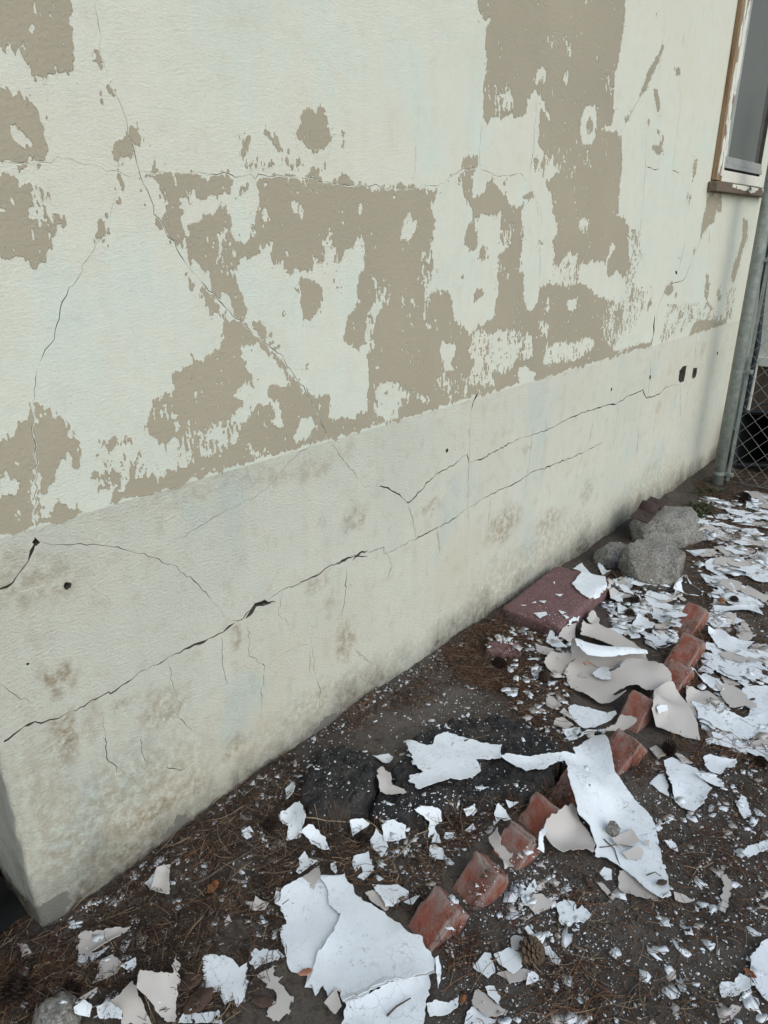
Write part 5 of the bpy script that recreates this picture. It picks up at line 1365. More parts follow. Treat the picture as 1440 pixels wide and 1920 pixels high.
# right hand layers
sheet('z7', '700 1340 900 1330 1040 1420 1030 1470 900 1440 800 1500 790 1580 700 1520', Bg, 'rounded beige sheet among the white layers right of the bricks')
sheet('z7', '400 1380 560 1340 690 1440 790 1600 820 1790 700 1760 560 1720 430 1680 380 1600', Bg, 'smooth beige sheet leaning on the bright red brick', hump=hump_at((1245, 1335), .10, .045, .09), curl=.014, ragged=.5)
sheet('z7', '430 1500 460 1480 520 1510 530 1560 450 1595', W, 'small white crust stuck on the leaning beige sheet', 'paint chip', name='paint_chip')
sheet('z7', '1160 1330 1240 1290 1460 1290 1560 1600 1460 1740 1300 1760 1100 1800 1020 1740 1150 1700 990 1670 1000 1570 1040 1520 1240 1580 1280 1500 1200 1450', W, 'wide white sheet at the right edge around a patch of green and red leaves', curl=.012)
sheet('z7', '1010 1190 1100 1230 1190 1290 1060 1300', Bg, 'beige wedge between white layers right of the covered brick', 'paint chip', name='paint_chip')
sheet('z7', '710 1110 880 1180 1010 1260 1040 1310 960 1340 880 1270 780 1220 720 1160', W, 'slanting white sheet right of the covered brick', lift=.006)
sheet('z7', '945 1130 1040 1110 1130 1160 1220 1260 1110 1240 980 1180', W, 'white sheet behind the slanting one with a leaf beside it')
sheet('z7', '1210 1080 1380 1080 1380 1180 1200 1190', W, 'squarish soil-flecked white sheet near the right edge')
sheet('z7', '890 800 1000 790 1100 860 1320 890 1250 950 1240 1020 1160 1060 1100 1000 990 960 940 880', W, 'angular white sheet right of the long flat brick', lift=.006, curl=.016)
sheet('z7', '940 560 1090 570 1330 560 1390 660 1250 610 1000 630 950 610', W, 'long white sheet right of the last brick', lift=.004)
sheet('z7', '1075 430 1250 380 1390 460 1340 510 1150 480', Bg, 'beige sheet beside a brown cone near the right edge', lift=.004)
sheet('z7', '600 350 680 360 760 380 850 440 840 480 700 460 620 400', W, 'white sheet with dark stripes in front of the rounded stone', lift=.004)
sheet('z7', '590 420 640 480 700 520 680 540 600 480', Bg, 'narrow beige strip behind the last brick', 'paint chip', name='paint_chip', lift=.004)
sheet('z7', '330 470 500 540 690 580 640 640 400 640 340 550', W, 'white sheet left of the last brick')
sheet('z7', '420 740 640 690 600 740 520 780 430 775', Bg, 'thin beige strip left of the last brick', 'paint chip', name='paint_chip', lift=.008)
sheet('z7', '210 740 250 690 270 630 340 700 420 740 390 780 270 780', W, 'star shaped white chip behind the roll', 'paint chip', name='paint_chip', lift=.01)
sheet('z7', '160 740 250 750 310 800 240 830', W, 'folded white chip next to the star shaped one', 'paint chip', name='paint_chip', lift=.008)
sheet('z7', '870 180 920 140 1010 150 1120 230 1000 300 880 230', W, 'white sheet right of the rounded stone', lift=.004)
sheet('z7', '700 70 870 60 880 110 780 120', W, 'white chip behind the rounded stone on the right', 'paint chip', name='paint_chip', lift=.004)
sheet('z7', '840 300 900 320 930 370 880 360', W, 'small tilted white chip right of the rounded stone', 'paint chip', name='paint_chip', lift=.01)
# right hand soil
sheet('z4', '640 250 700 200 740 190 760 260 770 350 700 310', W, 'white chip tucked beside the four-sided white sheet', 'paint chip', name='paint_chip')
sheet('z4', '735 110 790 90 950 170 1000 250 1050 300 1000 390 940 455 850 430 810 390 780 280 760 220', W, 'four-sided white sheet alone right of the long sheet', curl=.014)
sheet('z4', '1000 90 1040 75 1130 100 1225 110 1210 150 1150 170 1110 205 1040 180 1000 120', W, 'white sheet with ragged top behind the four-sided one')
sheet('z4', '950 185 1040 195 1120 240 1145 290 1080 280 1000 230', W, 'narrow white sheet touching the four-sided one', lift=.006)
sheet('z4', '640 20 680 0 740 40 750 75 680 95', Bg, 'beige chip behind the four-sided white sheet', 'paint chip', name='paint_chip')
sheet('z4', '800 50 860 70 930 130 860 120', Bg, 'long beige chip behind the four-sided white sheet', 'paint chip', name='paint_chip', lift=.004)
sheet('z4', '1440 1320 1380 1360 1320 1450 1320 1530 1350 1640 1400 1700 1450 1770 1600 1700 1600 1330', W, 'round-edged white sheet cut off by the right edge, near the bottom', lift=.004, curl=.014)
sheet('z4', '1105 1640 1120 1600 1200 1600 1240 1560 1290 1590 1340 1640 1250 1680 1130 1705', W, 'white chip left of the round-edged sheet at the right edge', 'paint chip', name='paint_chip', curl=.016)
sheet('z4', '1085 1770 1160 1790 1190 1750 1260 1775 1200 1850 1120 1885', Bg, 'beige chip at the bottom edge, right of centre', 'paint chip', name='paint_chip', lift=.004)
sheet('z4', '1265 720 1300 690 1460 630 1470 690 1330 750 1300 760', W, 'pointed white sheet reaching in from the right edge', lift=.004)
sheet('z4', '1225 400 1260 345 1290 360 1325 465 1275 500 1240 440', W, 'upright white chip on soil near the right edge', 'paint chip', name='paint_chip', lift=.004)
sheet('z4', '1130 880 1165 880 1195 930 1180 1040 1145 1130 1115 1110 1130 1000', Bg, 'long beige strip standing out on the dark soil at right', 'paint chip', name='paint_chip')
sheet('z4', '735 650 790 655 820 680 832 725 780 700', W, 'white chip beside the right rim of the long white sheet', 'paint chip', name='paint_chip')
sheet('z4', '800 1005 860 1010 940 1045 880 1070 810 1055', Bg, 'beige chip at the tip of the long white sheet', 'paint chip', name='paint_chip')
sheet('z4', '275 930 330 950 380 1010 440 1030 390 1055 350 1020', Bg, 'beige pointed chip left of the tip of the long sheet', 'paint chip', name='paint_chip')
sheet('z4', '295 870 330 840 380 860 385 920 340 925', W, 'white chip left of the beige corner under the long sheet', 'paint chip', name='paint_chip')
# bottom middle
sheet('z4', '10 1080 60 1040 130 1060 150 1110 190 1080 240 1150 200 1205 150 1190 80 1230 40 1215 20 1150', W, 'ragged white sheet in the middle of the soil below the bricks')
sheet('z3', '920 1040 990 930 1010 900 1030 960 1000 1010 980 1090 930 1070', W, 'curved white chip left of the ragged sheet', 'paint chip', name='paint_chip')
sheet('z3', '1000 1010 1060 1010 1140 1070 1110 1110 1020 1145 985 1100', Bg, 'beige chip between the curved and the ragged white ones', 'paint chip', name='paint_chip')
sheet('z3', '760 1540 850 1510 950 1510 990 1530 960 1590 850 1610 790 1560', Bg, 'beige sheet below the cracked chips next to the reddish cone', name='paint_sheet')
sheet('z3', '600 1500 680 1400 720 1410 750 1540 700 1580 640 1540', W, 'white chip with pointed left end near the reddish cone', 'paint chip', name='paint_chip')
sheet('z3', '740 1420 850 1370 930 1420 930 1500 870 1540 780 1500', W, 'finely cracked white chip left of the reddish cone', 'paint chip', name='paint_chip', lift=.003)
sheet('z3', '850 1310 880 1290 940 1300 940 1390 860 1390', Bg, 'pale chip behind the finely cracked one', 'paint chip', name='paint_chip')
sheet('z3', '970 1540 1010 1540 1070 1585 960 1630', W, 'white triangle in front of the reddish cone', 'paint chip', name='paint_chip')
sheet('z3', '1065 1370 1110 1350 1190 1460 1180 1490 1120 1460', W, 'white lozenge right of the reddish cone', 'paint chip', name='paint_chip')
sheet('z3', '950 1240 970 1225 1065 1330 1040 1365 990 1310', W, 'slim white chip behind the reddish cone', 'paint chip', name='paint_chip')
sheet('z3', '560 1810 600 1770 680 1830 760 1850 720 1890 540 1890', W, 'white sheet at the bottom edge under a beige one')
sheet('z3', '610 1660 640 1650 700 1700 820 1790 820 1830 690 1830 600 1760', Bg, 'beige sheet at the bottom, right of the lowest white sheet', lift=.004)
sheet('z3', '680 1650 740 1640 780 1720 770 1760 700 1700', W, 'white chip behind the beige sheet at the bottom', 'paint chip', name='paint_chip')
sheet('z3', '290 1760 350 1730 430 1750 500 1720 500 1780 420 1830 300 1840', W, 'white chip to the right of the sheet below the largest one', 'paint chip', name='paint_chip')
sheet('z3', '345 1465 370 1455 385 1560 365 1660 350 1560', W, 'slim white splinter at the right rim of the largest sheet', 'paint chip', name='paint_chip', lift=.004)
# near the bricks, left side
sheet('z3', '195 465 300 465 370 495 395 530 345 570 365 610 380 665 320 660 345 600 300 630 310 555 240 510', W, 'torn white chip in front of the asphalt slab', 'paint chip', name='paint_chip')
sheet('z3', '410 600 480 585 490 635 400 645', W, 'small white chip beside the torn one', 'paint chip', name='paint_chip')
sheet('z3', '310 680 390 705 430 770 370 775 300 740', W, 'white chip between torn chip and second brick', 'paint chip', name='paint_chip')
sheet('z3', '740 480 770 430 820 450 855 515 810 520 790 500 760 525', W, 'two-lobed white chip behind the third brick', 'paint chip', name='paint_chip')
sheet('z3', '535 480 610 450 615 480 560 505', W, 'white chip between the asphalt slab and the third brick', 'paint chip', name='paint_chip')
sheet('z3', '815 415 905 430 840 450', W, 'flat white chip at the asphalt edge behind the two-lobed one', 'paint chip', name='paint_chip')
sheet('z3', '540 580 600 545 620 575 570 590', W, 'tiny white chip left of the third brick', 'paint chip', name='paint_chip')
sheet('z3', '-80 960 0 960 90 945 160 985 165 1050 110 1060 60 1105 20 1090', W, 'round white chip left of the first brick', 'paint chip', name='paint_chip')
sheet('z3', '135 1080 215 1030 240 1050 190 1120', W, 'small white chip touching the first brick', 'paint chip', name='paint_chip')
# around the left asphalt chunk
sheet('z2', '600 470 700 445 750 460 765 540 720 640 640 655 650 560 590 520', W, 'white chip in front of the left asphalt chunk', 'paint chip', name='paint_chip', curl=.016)
sheet('z2', '720 600 790 575 860 600 910 660 930 720 880 715 820 670 750 630', W, 'cream white chip overlapping the one in front of the left asphalt chunk', 'paint chip', name='paint_chip', lift=.004)
sheet('z2', '630 300 680 275 700 320 680 370 640 390', W, 'grey-white chip leaning on the left asphalt chunk', 'paint chip', name='paint_chip', lift=.006)
sheet('z2', '335 580 390 550 420 580 410 620 370 635 340 610', W, 'single white chip on the needles below the wall', 'paint chip', name='paint_chip', lift=.004)
sheet('z2', '1200 640 1240 585 1310 640 1325 690 1280 755 1230 710', W, 'diamond shaped white chip with a dark dot', 'paint chip', name='paint_chip', lift=.004)
sheet('z2', '1090 750 1190 730 1225 850 1160 925 1120 900 1150 860 1140 815 1100 860 1085 800', W, 'hook shaped crusty white chip behind the largest sheet', 'paint chip', name='paint_chip')
sheet('z2', '720 770 760 725 790 770 845 795 790 835 730 880 700 860 730 820', W, 'white chip behind the beige wedge', 'paint chip', name='paint_chip', lift=.004)
sheet('z2', '935 810 970 790 980 860 970 875 940 850', W, 'small upright white chip behind the largest sheet', 'paint chip', name='paint_chip')
sheet('z2', '370 1070 420 1075 430 1030 520 1085 490 1125 430 1120', Bg, 'pale arrow shaped chip left of the largest sheet', 'paint chip', name='paint_chip')
sheet('z2', '220 1190 250 1145 270 1190 225 1230', Bg, 'small beige chip on the needles left of the arrow shaped one', 'paint chip', name='paint_chip')
sheet('z2', '1225 75 1330 60 1355 90 1330 145 1280 140', W, 'white chip between the asphalt pieces, close to a needle tuft', 'paint chip', name='paint_chip')
sheet('z2', '1280 590 1340 555 1440 590 1440 640 1300 650', W, 'crusty white chip behind the diamond shaped one', 'paint chip', name='paint_chip')
sheet('z2', '1070 570 1160 540 1200 560 1110 610 1085 630', W, 'white chip next to the cone by the diamond shaped chip', 'paint chip', name='paint_chip')
sheet('z2', '1225 900 1260 890 1295 920 1260 938', W, 'small oval white chip behind the round one', 'paint chip', name='paint_chip')

# the rolled lip of the pile: film whose inner beige side shows inside the curl
def roll():
    L = on_ground([(1074, 1236)], 0.03)[0]; R = on_ground([(1214, 1236)], 0.035)[0]
    ax = R - L; ln = np.hypot(*ax); axn = ax / ln
    fw = np.array([axn[1], -axn[0]])
    if np.dot(fw, CAM[:2] - L) < 0: fw = -fw
    prof = np.array([(0.10, .004), (.05, .0), (.0, .004), (-.035, .022), (-.048, .052), (-.036, .080), (-.008, .094), (.026, .090), (.050, .072)])
    ns = 34; V = []; Fc = []
    m = 33
    tt = np.linspace(0, len(prof) - 1, m)
    pr = np.column_stack([np.interp(tt, np.arange(len(prof)), prof[:, k]) for k in (0, 1)])
    for i in range(ns):
        s = i / (ns - 1)
        k = (1 - .72 * s ** 1.1)
        jit = (fbm(np.array([s * 14]), np.array([3.0]), 5, 3)[0] - .5)
        cut = 1.0 - 0.10 * jit - (0.10 if s < .06 else 0)
        for j in range(m):
            u = j * cut
            f_ = np.interp(u, np.arange(m), pr[:, 0]) * k; h_ = np.interp(u, np.arange(m), pr[:, 1]) * k
            p = L + axn * s * ln + fw * (f_ + .02 * math.sin(s * 5))
            base = hs(np.array([p[0]]), np.array([p[1]]))[0]
            b0 = 0.020 + 0.012 * s
            V.append((p[0] + axn[0] * jit * .006, p[1] + axn[1] * jit * .006, b0 + h_ + .004 * jit))
    faces = []
    for i in range(ns - 1):
        for j in range(m - 1):
            a = i * m + j
            faces.append([a, a + m, a + m + 1]); faces.append([a, a + m + 1, a + 1])
    Vn = np.array(V)
    c = Vn.mean(0)
    # beige must face the inside of the curl
    f0 = faces[(m - 1) * 2 * 4 + (m // 2) * 2]
    a, b, d = Vn[f0[0]], Vn[f0[1]], Vn[f0[2]]
    nn = np.cross(b - a, d - a)
    inner = np.array([L[0] + axn[0] * ln * .2, L[1] + axn[1] * ln * .2, .065])
    if np.dot(nn, inner - a) < 0: faces = [f[::-1] for f in faces]
    o = film_mesh('paint_roll', None or np.zeros((len(Vn), 2)), faces, None, False, world=Vn)
    tag(o, 'rolled paint sheet with a cracked white lip on top of the pile', 'paint sheet')
    for p in o.data.polygons: p.use_smooth = True
    raise_field(o)
roll()

# ------------------------------------------------------------------ scattered chips
AREAS = {  # name: (outline in photo pixels, chips, size range m, beige share, tilt deg, word)
 'far': ('1310 940 1445 925 1445 1130 1340 1130 1290 1090 1310 1010', 640, (.015, .19), .26, 3.5, 'among the dense chips beyond the stones'),
 'right': ('1290 1085 1445 1110 1445 1415 1345 1400 1300 1330 1340 1210 1330 1140', 420, (.015, .18), .26, 3.5, 'in the dense layer right of the bricks'),
 'behind': ('1140 1090 1290 1080 1280 1130 1262 1220 1225 1210 1150 1180 1120 1120', 290, (.02, .12), .3, 2.5, 'between the maroon slab and the far bricks'),
 'pile': ('900 1215 1010 1160 1060 1180 1075 1240 1060 1330 1130 1400 1100 1400 1000 1380 930 1290', 260, (.010, .06), .42, 5, 'left of the curled pile'),
 'asphalt': ('560 1400 680 1330 840 1240 920 1300 1060 1400 1060 1470 900 1500 760 1540 690 1520 600 1530', 230, (.004, .024), .3, 8, 'on the asphalt'),
 'soil': ('1060 1440 1440 1400 1440 1920 860 1920 840 1760 960 1640 1050 1560', 640, (.004, .045), .22, 8, 'on bare soil right of the bricks'),
 'front': ('840 1700 1000 1600 1150 1700 1100 1920 820 1920', 150, (.005, .05), .25, 9, 'on soil in front of the bricks'),
 'brickleft': ('690 1530 960 1490 1000 1500 870 1600 780 1700 700 1680', 210, (.006, .036), .2, 8, 'on needles left of the brick row'),
 'needles': ('60 1760 330 1560 560 1420 690 1540 700 1600 540 1640 520 1900 0 1920', 460, (.005, .042), .35, 8, 'on the needle litter below the wall'),
 'cornerfoot': ('95 1745 330 1568 560 1402 575 1415 345 1590 115 1765', 70, (.006, .030), .4, 14, 'at the foot of the near wall'),
 'wallfoot': ('560 1390 640 1345 840 1215 930 1165 930 1200 800 1270 620 1390', 150, (.005, .022), .3, 10, 'along the wall foot'),
}
rs = np.random.default_rng(99)
def outline(k, elong, rs):
    a = np.sort(rs.uniform(0, 2 * np.pi, k)) * .5 + np.linspace(0, 2 * np.pi, k, endpoint=False) * .5
    r = .5 * (.34 + .72 * rs.random(k))
    return np.column_stack([r * np.cos(a) * elong, r * np.sin(a) / elong])
def template(white, i):
    r_ = np.random.default_rng(700 + i + (50 if white else 0))
    P = outline(r_.integers(6, 10), r_.uniform(1.0, 1.55), r_)
    P = np.vstack([P, P[:1]]); P = jag(P, .10, .030, 900 + i)[:-1]
    if in_area(P) < 0: P = P[::-1]
    vin = [Vector(p) for p in P] + [Vector((x, y)) for x in (-.25, 0, .25) for y in (-.18, .05, .22) if in_poly(np.array([x]), np.array([y]), P)[0]]
    vo, _, fo, _, _, of = delaunay_2d_cdt(vin, [], [list(range(len(P)))], 0, 1e-6, True)
    F = [list(f) for f, q in zip(fo, of) if q]
    V2 = np.array([(v.x, v.y) for v in vo])
    F = [f if np.cross(V2[f[1]] - V2[f[0]], V2[f[2]] - V2[f[0]]) > 0 else f[::-1] for f in F]
    an = r_.uniform(0, 3.14); t = V2[:, 0] * math.cos(an) + V2[:, 1] * math.sin(an)
    z = t * t * r_.uniform(-.2, .5) + .006 * r_.random(len(V2))
    o = film_mesh('paint_chip', V2, F, z, white, thick=.02)
    me = o.data; bpy.data.objects.remove(o); return me
TW = [template(True, i) for i in range(18)]; TB = [template(False, i) for i in range(12)]

cands = []
for an, (s, n, (s0, s1), bsh, tilt, word) in AREAS.items():
    pl = PX('p', s); gp = on_ground(pl)
    lo, hi = gp.min(0), gp.max(0); c = 0
    while c < n:
        p = rs.uniform(lo, hi)
        if not in_poly(p[:1], p[1:], gp)[0]: continue
        if p[1] > -0.015 or p[0] > 5.3: continue
        if hs(p[:1], p[1:])[0] > .055 and an != 'asphalt': c += 1; continue
        if covered(p[0], p[1]) and rs.random() < .8: c += 1; continue
        fb = fbm(p[:1] * 5, p[1:] * 5, 17, 3)[0] + rs.uniform(-.16, .16)
        if an in ('soil', 'front', 'needles', 'asphalt', 'brickleft') and fb < .46: continue
        if an in ('far', 'right') and fbm(p[:1] * 7, p[1:] * 7, 23, 3)[0] + rs.uniform(-.08, .08) < .46: c += 1; continue
        u = rs.random()
        size = s0 + (s1 - s0) * u ** (2.6 if an in ('far', 'right', 'behind') else 3.6)
        cands.append((p[0], p[1], size, rs.random() > bsh, tilt, an, word)); c += 1
dist = lambda q: math.dist((q[0], q[1], 0), CAM)
order = sorted(range(len(cands)), key=lambda i: -cands[i][2] / dist(cands[i]))
LAND = [(1224, 1075, 'the rounded granite stone'), (1290, 1020, 'the largest granite stone'), (1145, 1065, 'the smallest stone'), (1298, 1150, 'the last brick of the row'), (1291, 1210, 'the long flat brick'), (1345, 915, 'the fence post'), (1310, 960, 'the green weed tuft'), (1190, 1140, 'the black open pine cone'), (1375, 1127, 'the brown pine cone at the right'), (1266, 1262, 'the brick under the domed sheet'), (1380, 1230, 'the angular white sheet right of the bricks'), (1370, 1325, 'the green and red leaves at the right'), (1245, 1360, 'the leaning smooth beige sheet'), (1420, 1020, 'the right edge level with the stones'), (1420, 1180, 'the right edge level with the last brick'), (1060, 1180, 'the front corner of the maroon slab'), (1030, 1270, 'the black cone left of the roll'), (1000, 1380, 'the asphalt end of the pile'), (850, 1440, 'the crumpled sheet on the asphalt'), (640, 1470, 'the left asphalt chunk'), (997, 1790, 'the reddish brown pine cone'), (813, 1716, 'the first brick'), (962, 1585, 'the third brick'), (1130, 1560, 'the long white sheet'), (1360, 1620, 'the long beige strip on the soil'), (1400, 1850, 'the round-edged sheet at the right edge'), (1290, 1480, 'the four-sided white sheet'), (1120, 1850, 'the bottom edge right of centre'), (660, 1780, 'the largest white sheet'), (430, 1580, 'the curved grey twig'), (250, 1800, 'the tented beige sheets'), (300, 1660, 'the square beige chip'), (60, 1860, 'the grey-black pine cone at lower left'), (1420, 1380, 'the wide white sheet at the right edge')]
LANDP = on_ground([l[:2] for l in LAND])
N_SINGLE = max(60, 300 - CHIP_N[0])
single = set(order[:N_SINGLE])
mass = {True: [], False: []}
lab_done = {}
for i in order:
    x, y, size, white, tilt, an, word = cands[i]
    z = float(hs(np.array([x]), np.array([y]))[0])
    ii = int((x - HX0) / HC); jj = int((y - HY0) / HC); k = max(1, int(size * .36 / HC))
    win_ = HF[max(0, jj - k):jj + k + 1, max(0, ii - k):ii + k + 1]
    if an in ('far', 'right', 'behind', 'pile') and win_.size: z = min(max(z, float(np.percentile(win_, 65))) + rs.uniform(0, .012) * (0.2 if covered(x, y) else 1), z + .03)
    rx, ry, rz = math.radians(rs.normal(0, tilt * .6)), math.radians(rs.normal(0, tilt * .6)), rs.uniform(0, 6.28)
    Mx = Matrix.Translation((x, y, z + .0012 + .10 * size * math.sin(abs(rx) + abs(ry)))) @ Matrix.Rotation(rx, 4, 'X') @ Matrix.Rotation(ry, 4, 'Y') @ Matrix.Rotation(rz, 4, 'Z')
    if i in single:
        me = (TW if white else TB)[rs.integers(0, len(TW) if white else len(TB))]
        o = bpy.data.objects.new('paint_chip', me); col.objects.link(o)
        o.matrix_world = Mx @ Matrix.Diagonal((size, size, .035, 1))
        cname = 'white' if white else 'beige'
        lm = LAND[int(np.argmin(np.hypot(LANDP[:, 0] - x, LANDP[:, 1] - y)))][2]
        tag(o, f'loose {cname} paint chip near {lm}', 'paint chip', f'loose {cname} chips near {lm}')
    else:
        mass[bool(white)].append((Mx, size))

def chip_mass(items, mat, name, label, crumbs=0, crumb_areas=()):
    VV = []; tops = {}; n0 = 0; Q3 = []; Q4 = []
    r_ = np.random.default_rng(5 + len(items))
    its = [(np.array(m), s, 9) for m, s in items]
    for _ in range(crumbs):
        pl, wgt = crumb_areas[_ % len(crumb_areas)]
        while True:
            p = r_.uniform(pl.min(0), pl.max(0))
            if in_poly(p[:1], p[1:], pl)[0] and p[1] < -.004 and (not covered(p[0], p[1]) or r_.random() < .1): break
        z = float(hs(p[:1], p[1:])[0])
        m = np.array(Matrix.Translation((p[0], p[1], z + .0015)) @ Matrix.Rotation(r_.normal(0, .12), 4, 'X') @ Matrix.Rotation(r_.uniform(0, 6.28), 4, 'Z'))
        its.append((m, .0016 + .0075 * r_.random() ** 4, 5))
    for m, s, k in its:
        P = outline(k, r_.uniform(1, 1.5), r_) * s
        zc = (P[:, 0] ** 2) * r_.uniform(-.6, 1.3)
        t = min(.0014, s * .3)
        top = np.column_stack([P, zc + t]); bot = np.column_stack([P * .97, zc])
        V = np.vstack([top, bot]) @ m[:3, :3].T + m[:3, 3]
        VV.append(V)
        idx_ = n0 + np.arange(k)
        tops.setdefault(k, []).append(idx_)
        nx_ = np.roll(idx_, -1)
        Q4.append(np.stack([idx_, idx_ + k, nx_ + k, nx_], -1))
        n0 += 2 * k
    o = big_mesh(name, np.vstack(VV), [np.array(v) for v in tops.values()] + [np.vstack(Q4)], mat)
    tag(o, label, 'paint debris', kind='stuff'); return o
ca = []
for an, w in (('far', 2), ('right', 2), ('behind', 1), ('pile', 2), ('asphalt', 3), ('soil', 9), ('front', 3), ('brickleft', 2), ('needles', 2), ('wallfoot', 1)):
    ca += [(on_ground(PX('p', AREAS[an][0])), 1)] * w
chip_mass(mass[True], MT['white'], 'white_paint_crumbs', 'fine white paint crumbs scattered over the ground', 5200, ca)
chip_mass(mass[False], MT['beige'], 'beige_paint_crumbs', 'fine beige paint crumbs scattered over the ground', 900, ca)

# ------------------------------------------------------------------ needles and litter
LIT = [  # outline (photo px), needles per square metre, reddish share
 ('-40 1930 -40 1700 80 1745 330 1560 540 1420 600 1530 700 1560 720 1610 560 1650 540 1800 420 1930', 17000, .16), ('-40 1930 -40 1790 120 1790 240 1830 120 1930', 9000, .8),
 ('690 1545 760 1555 960 1500 1000 1520 860 1600 780 1720 720 1700 620 1640', 13000, .55),
 ('560 1400 700 1320 690 1370 590 1400', 9000, .5), ('690 1340 840 1235 930 1165 960 1200 870 1290 750 1350', 6500, .4),
 ('820 1230 960 1150 1010 1170 1060 1190 1040 1260 960 1300 860 1290', 15000, .6),
 ('880 1290 1060 1270 1090 1380 1060 1400 960 1340', 8000, .6),
 ('1000 1480 1060 1440 1080 1510 1040 1560', 13000, .7),
 ('1180 1440 1280 1370 1440 1390 1440 1440 1300 1440 1200 1480', 14000, .85),
 ('1240 1190 1330 1180 1340 1260 1300 1320 1260 1290', 9000, .6),
 ('1080 1560 1440 1440 1440 1760 1200 1800 1060 1700', 3600, .6),
 ('860 1930 840 1720 1060 1560 1240 1640 1300 1800 1120 1930', 2600, .6),
 ('1000 1800 1150 1780 1120 1930 980 1930', 7000, .55), ('830 1760 900 1750 900 1800 840 1830', 8000, .55),
 ('1060 1890 1440 1800 1440 1930 1060 1930', 4200, .55),
 ('1170 1100 1260 1070 1340 940 1440 930 1440 1420 1340 1410', 5200, .7),
 ('1120 1075 1170 1060 1200 1080 1150 1095', 10000, .7), ('1330 1000 1400 985 1400 1010 1340 1020', 12000, .7),
 ('1300 905 1445 870 1445 925 1320 945', 7000, .4),
]
